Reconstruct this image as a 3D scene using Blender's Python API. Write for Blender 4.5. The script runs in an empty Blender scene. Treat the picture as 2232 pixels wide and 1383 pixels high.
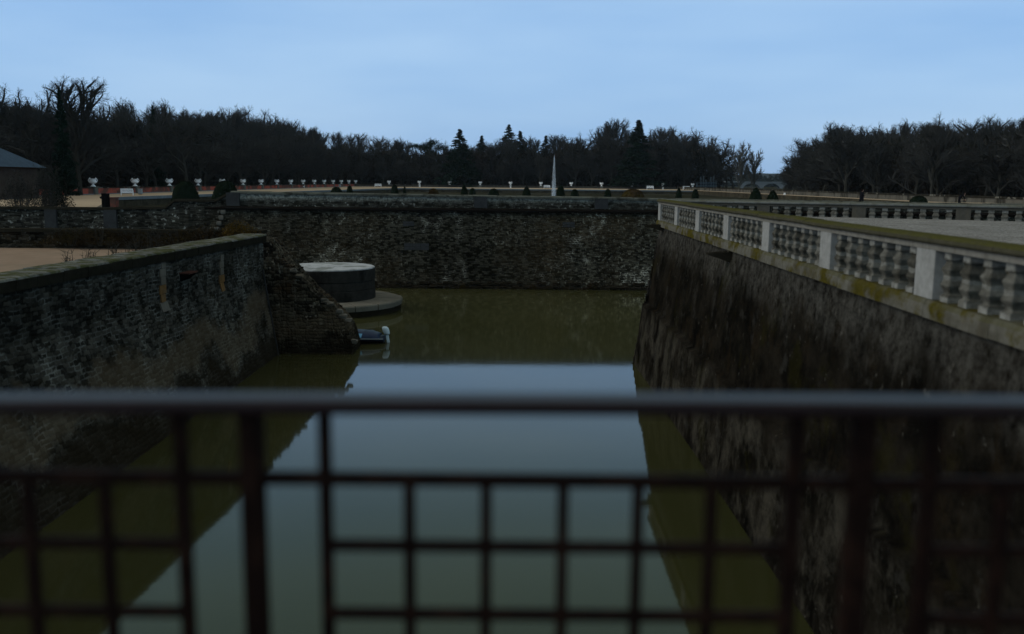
import bpy, math, random
from math import sin, cos, pi, radians, atan, sqrt
from mathutils import Vector, Matrix
random.seed(7)
S = bpy.context.scene
COL = S.collection
WZ = -7.7                      # water level; the camera is the origin

# ------------------------------------------------------------------ camera
F_PX = 1990.0
PITCH = atan(295.5 / 1990); ROLL = .009
FW = Vector((0, cos(PITCH), -sin(PITCH))); UP0 = Vector((0, sin(PITCH), cos(PITCH)))
RT = cos(ROLL) * Vector((1, 0, 0)) + sin(ROLL) * UP0
UP = -sin(ROLL) * Vector((1, 0, 0)) + cos(ROLL) * UP0
def ray(x, y): return FW + RT * ((x - 1116) / F_PX) - UP * ((y - 691.5) / F_PX)
def on(x, y, z): d = ray(x, y); return d * (z / d.z)
def atY(x, y, Y): d = ray(x, y); return d * (Y / d.y)
def atX(x, y, X): d = ray(x, y); return d * (X / d.x)
def xpix(P): return 1116 + F_PX * P.dot(RT) / P.dot(FW)
cd = bpy.data.cameras.new('camera'); cam = bpy.data.objects.new('camera', cd); COL.objects.link(cam)
m = Matrix.Identity(4)
for i, c in enumerate((RT, UP, -FW)):
    for k in range(3): m[k][i] = c[k]
cam.matrix_world = m
cd.sensor_width = 36; cd.lens = F_PX / 2232 * 36; cd.clip_start = .05; cd.clip_end = 12000
cd.dof.use_dof = True; cd.dof.focus_distance = 55; cd.dof.aperture_fstop = .82
S.camera = cam

# ------------------------------------------------------------------ mesh helpers
class MB:
    def __init__(s): s.v = []; s.f = []
    def add(s, vs, fs):
        n = len(s.v); s.v += [tuple(p) for p in vs]; s.f += [tuple(i + n for i in f) for f in fs]
    def hexa(s, p):
        s.add(p, [(0, 3, 2, 1), (4, 5, 6, 7), (0, 1, 5, 4), (1, 2, 6, 5), (2, 3, 7, 6), (3, 0, 4, 7)])
    def box(s, x0, x1, y0, y1, z0, z1):
        s.hexa([(x0, y0, z0), (x1, y0, z0), (x1, y1, z0), (x0, y1, z0), (x0, y0, z1), (x1, y0, z1), (x1, y1, z1), (x0, y1, z1)])
    def obox(s, c, ux, hx, hy, z0, z1, ch=0):
        # box with its long axis along the unit vector ux (in plan); ch = chamfer on top
        ux = Vector((ux[0], ux[1], 0)).normalized(); uy = Vector((-ux.y, ux.x, 0)); c = Vector((c[0], c[1], 0))
        P = lambda a, b, z: c + ux * a + uy * b + Vector((0, 0, z))
        s.hexa([P(-hx, -hy, z0), P(hx, -hy, z0), P(hx, hy, z0), P(-hx, hy, z0),
                P(-hx + ch, -hy + ch, z1), P(hx - ch, -hy + ch, z1), P(hx - ch, hy - ch, z1), P(-hx + ch, hy - ch, z1)])
    def tube(s, p0, p1, r0, r1, n=6, cap=False):
        p0 = Vector(p0); p1 = Vector(p1); d = (p1 - p0)
        if d.length < 1e-6: return
        d.normalize(); a = d.orthogonal().normalized(); b = d.cross(a)
        vs = []
        for p, r in ((p0, r0), (p1, r1)):
            for i in range(n):
                t = 2 * pi * i / n; vs.append(p + (a * cos(t) + b * sin(t)) * r)
        fs = [(i, (i + 1) % n, n + (i + 1) % n, n + i) for i in range(n)]
        if cap: fs += [tuple(range(n - 1, -1, -1)), tuple(range(n, 2 * n))]
        s.add(vs, fs)
    def lathe(s, prof, c=(0, 0, 0), n=16):
        c = Vector(c); vs = []; fs = []
        for r, z in prof:
            for i in range(n):
                t = 2 * pi * i / n; vs.append(c + Vector((r * cos(t), r * sin(t), z)))
        for k in range(len(prof) - 1):
            for i in range(n):
                j = (i + 1) % n; fs.append((k * n + i, k * n + j, (k + 1) * n + j, (k + 1) * n + i))
        fs += [tuple(range(n - 1, -1, -1)), tuple(range((len(prof) - 1) * n, len(prof) * n))]
        s.add(vs, fs)
    def prism(s, pts, z0, z1):
        n = len(pts)
        s.add([(p[0], p[1], z0) for p in pts] + [(p[0], p[1], z1) for p in pts],
              [tuple(range(n - 1, -1, -1)), tuple(range(n, 2 * n))] + [(i, (i + 1) % n, n + (i + 1) % n, n + i) for i in range(n)])
    def loft(s, secs, closed=True, caps=True):
        n = len(secs[0]); vs = [p for q in secs for p in q]; fs = []
        for k in range(len(secs) - 1):
            for i in range(n if closed else n - 1):
                j = (i + 1) % n; fs.append((k * n + i, k * n + j, (k + 1) * n + j, (k + 1) * n + i))
        if caps and closed: fs += [tuple(range(n - 1, -1, -1)), tuple(range((len(secs) - 1) * n, len(secs) * n))]
        s.add(vs, fs)
    def leaf(s, p, L, W, rnd=random):
        d = Vector((rnd.gauss(0, 1), rnd.gauss(0, 1), rnd.gauss(0, 1))).normalized(); e = d.orthogonal().normalized()
        if rnd.random() < .5: e = d.cross(e)
        p = Vector(p); s.add([p - e * W / 2, p + d * L / 2, p + e * W / 2, p - d * L / 2], [(0, 1, 2, 3)])
    def stone(s, c, sx, sy, sz, rnd=random, j=.22):
        vs = []
        for k, z in enumerate((-1, -.4, .45, 1)):
            q = .72 if k in (0, 3) else 1
            for a, b in ((-1, -1), (1, -1), (1, 1), (-1, 1)):
                vs.append((c[0] + sx * (a * q + rnd.uniform(-j, j)), c[1] + sy * (b * q + rnd.uniform(-j, j)), c[2] + sz * (z + rnd.uniform(-j, j))))
        fs = [(3, 2, 1, 0), (12, 13, 14, 15)]
        for k in range(3):
            for i in range(4):
                fs.append((k * 4 + i, k * 4 + (i + 1) % 4, k * 4 + 4 + (i + 1) % 4, k * 4 + 4 + i))
        s.add(vs, fs)
    def build(s, name, mat, parent=None, smooth=False, local=False, bevel=0):
        me = bpy.data.meshes.new(name)
        off = Vector((0, 0, 0))
        if parent is not None and not local: off = wloc(parent)
        me.from_pydata([(a - off.x, b - off.y, c - off.z) for a, b, c in s.v], [], s.f); me.update()
        if mat: me.materials.append(mat)
        o = bpy.data.objects.new(name, me); COL.objects.link(o)
        if parent is not None: o.parent = parent
        if smooth:
            for p in me.polygons: p.use_smooth = True
        if bevel:
            b = o.modifiers.new('bevel', 'BEVEL'); b.width = bevel; b.segments = 2; b.limit_method = 'ANGLE'
        return o
def wloc(o):
    l = Vector((0, 0, 0))
    while o is not None: l += o.location; o = o.parent
    return l
def tag(o, label=None, cat=None, group=None, kind=None):
    if label: o['label'] = label
    if cat: o['category'] = cat
    if group: o['group'] = group
    if kind: o['kind'] = kind
    return o
def thing(name, loc, label, cat, group=None):
    o = bpy.data.objects.new(name, None); COL.objects.link(o); o.location = loc; o.empty_display_size = .3
    return tag(o, label, cat, group)
def copy_tree(o, parent=None):
    c = o.copy(); COL.objects.link(c); c.parent = parent
    for ch in [x for x in o.children]: copy_tree(ch, c)
    return c
def lerp(a, b, t): return a + (b - a) * t
def interp(tab, x):
    if x <= tab[0][0]: return tab[0][1]
    for (a, b), (c, d) in zip(tab, tab[1:]):
        if x <= c: return lerp(b, d, (x - a) / (c - a))
    return tab[-1][1]

# ------------------------------------------------------------------ materials
class NT:
    def __init__(s, name):
        s.m = bpy.data.materials.new(name); s.m.use_nodes = True; s.t = s.m.node_tree; s.n = s.t.nodes; s.l = s.t.links
        s.b = s.n['Principled BSDF']; s.geo = s.n.new('ShaderNodeNewGeometry'); s.tc = s.n.new('ShaderNodeTexCoord')
        s.pos = s.geo.outputs['Position']; s.obj = s.tc.outputs['Object']
    def val(s, sock, v):
        if hasattr(v, 'links') or hasattr(v, 'is_linked'): s.l.new(v, sock)
        else: sock.default_value = v
    def math(s, op, a, b=0.0, c=0.0, clamp=False):
        n = s.n.new('ShaderNodeMath'); n.operation = op; n.use_clamp = clamp
        s.val(n.inputs[0], a); s.val(n.inputs[1], b); s.val(n.inputs[2], c); return n.outputs[0]
    def scale(s, v, k):
        n = s.n.new('ShaderNodeVectorMath'); n.operation = 'MULTIPLY'; s.val(n.inputs[0], v); n.inputs[1].default_value = k; return n.outputs[0]
    def vadd(s, a, b):
        n = s.n.new('ShaderNodeVectorMath'); n.operation = 'ADD'; s.val(n.inputs[0], a); s.val(n.inputs[1], b); return n.outputs[0]
    def noise(s, v, scale, detail=4, rough=.55, out='Fac'):
        n = s.n.new('ShaderNodeTexNoise'); s.val(n.inputs['Vector'], v); n.inputs['Scale'].default_value = scale
        n.inputs['Detail'].default_value = detail; n.inputs['Roughness'].default_value = rough; return n.outputs[out]
    def vor(s, v, scale, feat='F1', out='Color', rnd=1.0):
        n = s.n.new('ShaderNodeTexVoronoi'); n.feature = feat; s.val(n.inputs['Vector'], v); n.inputs['Scale'].default_value = scale
        n.inputs['Randomness'].default_value = rnd; return n.outputs[out]
    def ramp(s, f, stops):
        n = s.n.new('ShaderNodeValToRGB'); s.val(n.inputs[0], f); e = n.color_ramp.elements
        while len(e) < len(stops): e.new(.5)
        for i, (p, c) in enumerate(stops):
            e[i].position = p; e[i].color = (c, c, c, 1) if not isinstance(c, tuple) else (*c, 1)
        return n.outputs[0]
    def step(s, f, a, b):
        n = s.n.new('ShaderNodeMapRange'); n.interpolation_type = 'SMOOTHSTEP'; s.val(n.inputs[0], f)
        n.inputs[1].default_value = a; n.inputs[2].default_value = b; return n.outputs[0]
    def mix(s, f, a, b, mode='MIX'):
        n = s.n.new('ShaderNodeMix'); n.data_type = 'RGBA'; n.blend_type = mode; s.val(n.inputs[0], f)
        for sock, v in ((n.inputs[6], a), (n.inputs[7], b)):
            if isinstance(v, tuple): sock.default_value = (*v, 1)
            elif isinstance(v, (int, float)): sock.default_value = (v, v, v, 1)
            else: s.l.new(v, sock)
        return n.outputs[2]
    def sep(s, v, i):
        n = s.n.new('ShaderNodeSeparateXYZ'); s.val(n.inputs[0], v); return n.outputs[i]
    def comb(s, x, y, z):
        n = s.n.new('ShaderNodeCombineXYZ'); s.val(n.inputs[0], x); s.val(n.inputs[1], y); s.val(n.inputs[2], z); return n.outputs[0]
    def bump(s, h, strength=.5, dist=.02):
        n = s.n.new('ShaderNodeBump'); s.val(n.inputs['Height'], h); n.inputs['Strength'].default_value = strength
        n.inputs['Distance'].default_value = dist; s.l.new(n.outputs[0], s.b.inputs['Normal'])
    def done(s, col, rough=.85, spec=.3):
        s.val(s.b.inputs['Base Color'], (*col, 1) if isinstance(col, tuple) else col)
        s.val(s.b.inputs['Roughness'], rough); s.b.inputs['Specular IOR Level'].default_value = spec; return s.m

def rubble(name, sx, sz, dark, light, mortar, mort_lo=.45, mort_hi=.62, mort_w=.018, lich=(.16, .17, .14), lich_amt=.5,
           big=.25, warm=(.07, .05, .03), warm_amt=.5, bump=.6, bd=.04, wob=.35, top=None, k=1.0, wet=None):
    t = NT(name); K = lambda c: (c[0] * k * .97, c[1] * k, c[2] * k * .99)
    dark, light, mortar, lich, warm = map(K, (dark, light, mortar, lich, warm))
    n0 = t.noise(t.pos, .8 / sz * .35, 3, .65, 'Color'); nb = t.noise(t.pos, .5, 2, .5)
    X, Y, Z = (t.sep(t.pos, i) for i in range(3)); u = t.math('ADD', X, Y)
    u = t.math('ADD', t.math('DIVIDE', u, sx), t.math('MULTIPLY', t.sep(n0, 0), wob * 2.2))
    v = t.math('ADD', t.math('DIVIDE', Z, sz), t.math('ADD', t.math('MULTIPLY', t.sep(n0, 1), wob * 3.2), t.math('MULTIPLY', nb, 1.5)))
    row = t.math('FLOOR', v); fr = t.math('FRACT', v)
    uu = t.math('ADD', u, t.math('MULTIPLY', row, 17.37))
    def v1(feat, out):
        n = t.n.new('ShaderNodeTexVoronoi'); n.voronoi_dimensions = '1D'; n.feature = feat; t.val(n.inputs['W'], uu); n.inputs['Scale'].default_value = 1; n.inputs['Randomness'].default_value = .9; return n.outputs[out]
    e1 = t.math('MULTIPLY', v1('DISTANCE_TO_EDGE', 'Distance'), sx); h = v1('F1', 'Color')
    e2 = t.math('MULTIPLY', t.math('MINIMUM', fr, t.math('SUBTRACT', 1.0, fr)), sz)
    fine = t.noise(t.pos, 2.4 / sx, 5, .7); f2 = t.noise(t.pos, 1.1 / sx, 3, .6)
    e = t.math('ADD', t.math('MINIMUM', e1, e2), t.math('MULTIPLY', t.math('SUBTRACT', f2, .5), mort_w * 1.6))
    hv = t.sep(h, 0); h2 = t.sep(h, 1)
    base = t.mix(t.step(t.math('ADD', t.math('MULTIPLY', hv, .6), t.math('MULTIPLY', fine, .55)), .32, .88), dark, light)
    bigpatch = t.noise(t.pos, big, 6, .65)
    wp = t.noise(t.pos, big * 1.7, 5, .7)
    base = t.mix(t.math('MULTIPLY', t.step(wp, .45, .65), t.math('MULTIPLY', t.math('ADD', h2, .3), warm_amt)), base, warm)
    gap = t.math('SUBTRACT', 1.0, t.step(e, .0, mort_w)); gap2 = t.math('SUBTRACT', 1.0, t.step(e, mort_w * .2, mort_w * .9))
    base = t.mix(t.math('MULTIPLY', gap, .8), base, tuple(c * .3 for c in dark))
    mp = t.math('MULTIPLY', t.step(t.noise(t.vadd(t.pos, t.comb(7.0, 3.0, 1.0)), big * 3.2, 5, .7), mort_lo, mort_hi), t.step(t.noise(t.pos, 2.2, 3, .6), .42, .60))
    base = t.mix(t.math('MULTIPLY', gap2, mp), base, mortar)
    sp = t.math('MULTIPLY', t.step(t.noise(t.pos, 1.5 / sx, 2, .5), .60, .69), t.step(bigpatch, .34, .60))
    base = t.mix(t.math('MULTIPLY', sp, lich_amt), base, lich)
    base = t.mix(1.0, base, t.ramp(t.step(bigpatch, .3, .72), [(0, .6), (1, 1.3)]), 'MULTIPLY')
    drip = t.noise(t.scale(t.pos, (1.4, 1.4, .22)), 1.0, 5, .65)
    base = t.mix(1.0, base, t.ramp(t.step(drip, .35, .65), [(0, .65), (1, 1.12)]), 'MULTIPLY')
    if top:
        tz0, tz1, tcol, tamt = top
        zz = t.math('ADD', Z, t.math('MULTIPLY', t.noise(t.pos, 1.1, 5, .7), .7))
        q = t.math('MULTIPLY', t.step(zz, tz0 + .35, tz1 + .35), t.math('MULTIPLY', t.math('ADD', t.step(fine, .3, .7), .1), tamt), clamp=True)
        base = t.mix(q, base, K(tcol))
    if wet:
        zw = t.math('ADD', Z, t.math('MULTIPLY', t.math('SUBTRACT', t.noise(t.pos, .35, 5, .62), .5), 4.5))
        base = t.mix(t.math('MULTIPLY', t.math('SUBTRACT', 1.0, t.step(zw, wet - .35, wet + .35)), .8), base, K((.022, .017, .011)))
        zo = t.math('SUBTRACT', 1.0, t.step(t.math('ABSOLUTE', t.math('SUBTRACT', zw, wet + .8)), .2, .8)); base = t.mix(t.math('MULTIPLY', zo, .45), base, K((.12, .09, .058)))
    t.bump(t.math('ADD', t.step(e, 0, mort_w * 1.8), t.math('MULTIPLY', fine, .8)), bump, bd)
    return t.done(base, 1.0, .0)

def plain(name, col, var=.35, scale=6, rough=1.0, spec=.0, bump=.3, bd=.01, stain=None, stain_amt=.6, stain_scale=1.5, sv=(1, 1, 1), space='pos', thr=(.48, .62)):
    t = NT(name); v = t.pos if space == 'pos' else t.obj
    n1 = t.noise(v, scale, 6, .65); n2 = t.noise(v, scale * .17, 3, .6)
    b = t.mix(1.0, col, t.ramp(t.math('ADD', t.math('MULTIPLY', n1, .6), t.math('MULTIPLY', n2, .4)), [(.3, 1 - var), (.7, 1 + var)]), 'MULTIPLY')
    if stain:
        s = t.step(t.noise(t.scale(v, sv), stain_scale, 5, .65), *thr); b = t.mix(t.math('MULTIPLY', s, stain_amt), b, stain)
    if bump: t.bump(n1, bump, bd)
    return t.done(b, rough, spec)

M = {}
M['far'] = rubble('far_rubble', .27, .12, (.020, .018, .013), (.110, .098, .072), (.75, .70, .58), .54, .64, .020, (.36, .33, .26), .70, .09, (.080, .055, .03), .6, .5, .04, .5, k=.86)
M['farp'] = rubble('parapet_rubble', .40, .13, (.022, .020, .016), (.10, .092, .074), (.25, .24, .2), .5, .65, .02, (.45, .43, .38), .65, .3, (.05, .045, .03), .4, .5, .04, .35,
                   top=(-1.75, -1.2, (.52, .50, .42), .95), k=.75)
M['leftw'] = rubble('left_rubble', .30, .125, (.020, .019, .016), (.080, .074, .062), (.15, .148, .135), .32, .55, .030, (.16, .155, .135), .6, .35, (.055, .047, .032), .45, .25, .03, .40, k=.95, wet=-6.7)
M['spur'] = rubble('spur_rubble', .28, .15, (.022, .019, .014), (.105, .09, .064), (.20, .17, .13), .45, .62, .025, (.26, .23, .18), .75, .5, (.09, .055, .03), .6, .6, .08, .6, k=.8, wet=-7.0)
M['low'] = rubble('low_rubble', .3, .14, (.018, .016, .012), (.085, .074, .056), (.16, .15, .13), .5, .65, .02, (.26, .25, .22), .75, .5, (.06, .038, .02), .7, .5, .05, .6, k=.7)

def right_wall():
    t = NT('streaked_render'); wv = t.vadd(t.pos, t.scale(t.noise(t.pos, .8, 4, .6, 'Color'), (.8, .8, .8)))
    st = t.noise(t.scale(wv, (1.0, .8, 1.0)), .8, 8, .70); st2 = t.noise(t.scale(wv, (1, .9, .8)), 1.0, 7, .72)
    pt = t.noise(t.pos, .45, 6, .7); fine = t.noise(t.pos, 4, 7, .8); sp = t.noise(t.pos, 3.7, 4, .65); pt2 = t.noise(t.vadd(t.pos, t.comb(5.0, 9.0, 2.0)), 1.1, 6, .7)
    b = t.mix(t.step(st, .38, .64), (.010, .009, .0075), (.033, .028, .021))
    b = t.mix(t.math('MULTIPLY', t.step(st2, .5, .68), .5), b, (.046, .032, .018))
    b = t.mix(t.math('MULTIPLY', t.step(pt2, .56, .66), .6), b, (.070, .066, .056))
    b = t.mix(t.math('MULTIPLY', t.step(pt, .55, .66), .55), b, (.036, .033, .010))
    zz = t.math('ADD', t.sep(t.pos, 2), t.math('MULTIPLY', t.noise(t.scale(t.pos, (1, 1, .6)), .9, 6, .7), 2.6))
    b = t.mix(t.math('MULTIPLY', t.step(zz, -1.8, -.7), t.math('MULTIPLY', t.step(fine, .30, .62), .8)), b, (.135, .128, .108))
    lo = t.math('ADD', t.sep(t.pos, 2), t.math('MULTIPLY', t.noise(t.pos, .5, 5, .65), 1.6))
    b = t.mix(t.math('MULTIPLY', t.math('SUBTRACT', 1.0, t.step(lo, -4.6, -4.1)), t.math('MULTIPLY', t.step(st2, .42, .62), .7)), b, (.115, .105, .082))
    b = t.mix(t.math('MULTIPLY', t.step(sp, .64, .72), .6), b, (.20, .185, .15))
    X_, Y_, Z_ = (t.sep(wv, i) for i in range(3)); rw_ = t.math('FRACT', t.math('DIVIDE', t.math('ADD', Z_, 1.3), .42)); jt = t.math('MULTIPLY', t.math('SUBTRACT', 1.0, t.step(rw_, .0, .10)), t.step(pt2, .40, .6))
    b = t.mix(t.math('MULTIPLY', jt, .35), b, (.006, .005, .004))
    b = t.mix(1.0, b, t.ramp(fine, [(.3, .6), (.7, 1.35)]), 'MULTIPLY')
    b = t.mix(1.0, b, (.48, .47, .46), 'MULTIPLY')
    t.bump(t.math('ADD', fine, t.math('MULTIPLY', pt2, .8)), .18, .03)
    return t.done(b, 1.0, .0)
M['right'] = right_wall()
def lime(name, moss_up=0.0, yellow=0.0, base=(.34, .32, .27), dark=.5):
    t = NT(name); f = t.noise(t.pos, 9, 6, .7); p = t.noise(t.pos, 1.3, 5, .65)
    b = t.mix(1.0, base, t.ramp(f, [(.3, .78), (.7, 1.15)]), 'MULTIPLY')
    b = t.mix(t.math('MULTIPLY', t.step(p, .47, .66), dark), b, (.07, .062, .045))
    dr = t.noise(t.scale(t.pos, (3, 3, .7)), 1.6, 5, .7)
    b = t.mix(t.math('MULTIPLY', t.step(dr, .5, .68), dark * .8), b, (.10, .085, .06))
    nz = t.sep(t.geo.outputs['Normal'], 2)
    if moss_up:
        k = t.math('MULTIPLY', t.step(nz, .05, .5), t.step(t.noise(t.pos, 2.3, 5, .7), .30, .52))
        b = t.mix(t.math('MULTIPLY', k, moss_up), b, t.mix(t.noise(t.pos, 14, 4, .7), (.025, .026, .010), (.095, .088, .028)))
    if yellow:
        k = t.step(t.noise(t.scale(t.pos, (1, 1, 1.2)), 1.15, 5, .62), .46, .60)
        b = t.mix(t.math('MULTIPLY', k, yellow), b, t.mix(t.noise(t.pos, 6, 4, .7), (.018, .016, .006), (.105, .084, .014)))
    t.bump(t.math('ADD', f, p), .45, .015)
    return t.done(b, 1.0, .0)
M['pillar'] = lime('pillar_limestone', base=(.30, .29, .265), dark=.22)
M['fascia'] = lime('rail_limestone', base=(.20, .185, .155), dark=.35)
M['moss'] = lime('mossy_rail', 1.0, base=(.06, .055, .035), dark=.6)
M['baluster'] = lime('baluster_limestone', base=(.165, .15, .118), dark=.72)
M['plinth'] = lime('plinth_limestone', .5, 1.0, base=(.13, .12, .095), dark=1.0)
M['oldlime'] = lime('weathered_limestone', .5, base=(.075, .07, .058), dark=.6)
M['oldcope'] = lime('weathered_coping', .35, base=(.15, .155, .14), dark=.5)
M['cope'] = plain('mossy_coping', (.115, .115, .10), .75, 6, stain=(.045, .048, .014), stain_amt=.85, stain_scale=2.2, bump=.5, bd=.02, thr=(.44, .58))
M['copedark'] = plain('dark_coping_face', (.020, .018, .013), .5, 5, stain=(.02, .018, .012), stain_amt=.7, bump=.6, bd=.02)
M['farcope'] = plain('far_coping', (.085, .088, .072), .5, 4, stain=(.02,.02,.015), stain_amt=.8, stain_scale=1.2)
M['pierlime'] = plain('smooth_pier_stone', (.042,.043,.043), .3, 4, stain=(.03,.03,.028), stain_amt=.6)
M['quoin'] = plain('pale_quoin', (.13, .12, .10), .35, 6, stain=(.08,.06,.035), stain_amt=.5, thr=(.4, .6))
M['ochre'] = plain('ochre_quoin', (.15, .085, .035), .4, 6, stain=(.10,.085,.065), stain_amt=.5)
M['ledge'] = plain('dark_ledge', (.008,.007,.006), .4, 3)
M['sand'] = plain('pale_sand', (.235, .168, .118), .18, 1.2, bump=.2, bd=.01, stain=(.19,.15,.105), stain_amt=.5, stain_scale=.25)
M['path'] = plain('pale_path', (.36, .275, .185), .10, .8, bump=.15, stain=(.28,.22,.15), stain_amt=.5, stain_scale=.15)
def gravel():
    t = NT('gravel'); c = t.vor(t.pos, 22, 'F1', 'Color'); n = t.noise(t.pos, .7, 4, .6)
    l = t.noise(t.scale(t.pos, (.35, 2.2, 1)), 1.6, 5, .75)
    b = t.mix(t.sep(c, 0), (.11, .105, .093), (.30, .285, .26)); b = t.mix(1.0, b, t.ramp(n, [(.3, .8), (.7, 1.15)]), 'MULTIPLY')
    b = t.mix(t.math('MULTIPLY', t.step(l, .60, .66), .8), b, (.10, .08, .05))
    b = t.mix(t.math('MULTIPLY', t.step(l, .40, .345), .6), b, (.30, .29, .27))
    t.bump(t.math('ADD', t.sep(c, 1), t.math('MULTIPLY', l, 2.0)), .6, .03); return t.done(b, 1.0, .0)
M['gravel'] = gravel()
M['pierstone'] = plain('round_pier_stone', (.026,.025,.022), .6, 2.2, stain=(.008,.008,.007), stain_amt=.8, stain_scale=.8, sv=(1, 1, .5), bump=.6, bd=.03)
M['piertop'] = plain('pier_top', (.34,.345,.34), .35, 3, stain=(.15, .16, .14), stain_amt=.8, stain_scale=.9)
M['pierring'] = plain('pier_ring', (.135,.125,.10), .3, 3, stain=(.12, .11, .09), stain_amt=.6)
M['ringdark'] = plain('ring_wet', (.018,.015,.010), .4, 3)
M['garden'] = plain('garden_ground', (.025, .025, .016), .5, .3, stain=(.05,.045,.03), stain_amt=.6, stain_scale=.05, bump=0)
M['retain'] = plain('retaining_stone', (.055,.046,.030), .45, 1.5, stain=(.02,.018,.012), stain_amt=.7, stain_scale=.5)
M['bluecope'] = plain('grey_coping', (.15,.17,.18), .25, 2)
M['brick'] = plain('red_brick', (.36, .085, .058), .35, 2.5, stain=(.065,.052,.042), stain_amt=.85, stain_scale=.35, thr=(.44, .58), bump=0)
M['slab'] = plain('reddish_slab', (.075, .036, .028), .3, 6)
M['greystone'] = plain('grey_wall_stone', (.06,.056,.048), .5, 1.2, stain=(.05, .045, .04), stain_amt=.7, stain_scale=.5, bump=0)
M['wallcap'] = plain('dark_wall_cap', (.022,.02,.015), .5, 1.5, stain=(.17, .16, .13), stain_amt=.8, stain_scale=.9, thr=(.55, .62), bump=0)
M['stainwall'] = plain('stained_wall', (.11,.10,.08), .35, 1, stain=(.022,.02,.015), stain_amt=.85, stain_scale=.45, sv=(1, 1, .4), bump=0)
M['urnpier'] = plain('urn_pier_stone', (.12,.118,.10), .25, 3)
M['white'] = plain('white_stone', (.82,.82,.82), .06, 4, bump=0, space='obj', rough=.5)
M['whitepaint'] = plain('white_paint', (.82, .82, .82), .05, 4, bump=0, space='obj', rough=.45)
M['bin'] = plain('grey_metal', (.25,.28,.29), .15, 3, bump=0, space='obj')
M['black'] = plain('black_post', (.006, .006, .006), .3, 3, bump=0)
M['bark'] = plain('bark', (.042,.040,.033), .45, 1.4, rough=.95, space='obj', stain=(.05,.06,.035), stain_amt=.5, stain_scale=.5, bump=0)
M['barkpale'] = plain('pale_bark', (.075,.08,.07), .35, 1.4, rough=.95, space='obj', bump=0)
M['twig'] = plain('twigs', (.038,.038,.035), .4, .5, rough=.95, space='obj', stain=(.034,.036,.024), stain_amt=.5, stain_scale=.3, bump=0)
M['twigpale'] = plain('pale_twigs', (.075,.075,.068), .3, .5, rough=.95, space='obj', bump=0)
M['under'] = plain('undergrowth', (.022,.022,.018), .55, .3, rough=.98, stain=(.038,.025,.018), stain_amt=.5, stain_scale=.09, bump=0)
M['fir'] = plain('fir_needles', (.010, .021, .014), .5, .8, rough=.95, space='obj', bump=0)
M['yew'] = plain('yew', (.0075,.012,.007), .5, 1.5, rough=.95, space='obj', bump=0)
M['ivy'] = plain('dry_creeper', (.028,.019,.009), .6, 1.2, stain=(.04,.03,.008), stain_amt=.7, stain_scale=1, bump=0)
M['orange'] = plain('orange_leaves', (.08,.05,.012), .5, 2, bump=0)
M['rust'] = plain('dark_rail_paint', (.013,.0055,.0052), .35, 18, rough=.42, spec=.20, bump=.25, bd=.003, stain=(.013,.008,.006), stain_amt=.5, stain_scale=5, space='obj')
M['iron'] = plain('rusty_iron', (.011, .0055, .004), .5, 25, rough=.6, spec=.04, bump=.4, bd=.003, stain=(.024,.011,.007), stain_amt=.7, stain_scale=9, space='obj')
M['deck'] = plain('deck', (.10, .09, .08), .3, 4)
M['tarp'] = plain('blue_tarp', (.004, .018, .050), .35, 4, rough=.5, spec=.25, space='obj', bump=.5, bd=.05)
M['hull'] = plain('dark_hull', (.008, .014, .025), .3, 4, rough=.5, spec=.2, space='obj')
M['hullpatch'] = plain('light_blue_patch', (.18, .42, .62), .2, 5, rough=.4, space='obj')
M['cowl'] = plain('pale_motor', (.50, .60, .64), .12, 5, rough=.35, space='obj')
M['coat'] = plain('dark_coat', (.008, .008, .010), .3, 9, space='obj')
M['skin'] = plain('skin', (.36, .22, .17), .1, 9, space='obj', bump=0)
M['hair'] = plain('hair', (.012, .008, .007), .3, 20, space='obj', bump=0)
M['slate'] = plain('slate', (.06,.085,.11), .25, 1.5, rough=.6)
M['lodge'] = plain('lodge_wall', (.06,.047,.04), .35, 1.5, stain=(.03,.022,.018), stain_amt=.6)
M['steel'] = plain('scaffold_steel', (.09,.12,.14), .2, 2, rough=.5, bump=0)
M['net'] = plain('scaffold_sheet', (.012,.025,.04), .3, 1, bump=0)
M['redmesh'] = plain('red_barrier', (.18,.03,.02), .4, 2, bump=0)
M['bridge'] = plain('pale_bridge', (.16,.17,.17), .15, .2, bump=0)
M['hill'] = plain('hill_wood', (.02,.025,.02), .5, .01, bump=0)
M['glass'] = plain('window_glass', (.02, .025, .03), .1, 3, rough=.1, spec=.6, bump=0)
def water():
    t = NT('water'); n1 = t.noise(t.scale(t.pos, (1, 1.4, 1)), 1.1, 4, .55); n2 = t.noise(t.pos, .06, 3, .5)
    b = t.mix(t.step(n2, .3, .7), (.033, .034, .0115), (.049, .048, .018))
    n3 = t.noise(t.scale(t.pos, (1, 1.8, 1)), 3.2, 3, .5); t.bump(t.math('ADD', n1, t.math('MULTIPLY', n3, .35)), .030, .03); t.b.inputs['IOR'].default_value = 1.33
    return t.done(b, .05, .5)
M['water'] = water()
def spray():
    t = NT('spray'); n = t.noise(t.scale(t.pos, (2.5, 2.5, .5)), 1.0, 4, .6)
    a = t.math('MULTIPLY', t.step(n, .1, .9), .30); t.val(t.b.inputs['Alpha'], a); return t.done((.75, .8, .85), .5, .3)
M['spray'] = spray()

# ------------------------------------------------------------------ water, grounds
g = MB(); g.add([(-400, -60, WZ), (400, -60, WZ), (400, 73, WZ), (-400, 73, WZ)], [(0, 1, 2, 3)])
tag(g.build('water', M['water']), kind='structure')
g = MB(); g.add([(-3000, 71.75, -3.6), (3000, 71.75, -3.6), (6000, 9000, -3.6), (-6000, 9000, -3.6)], [(0, 1, 2, 3)])
tag(g.build('ground', M['garden']), kind='structure')
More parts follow.
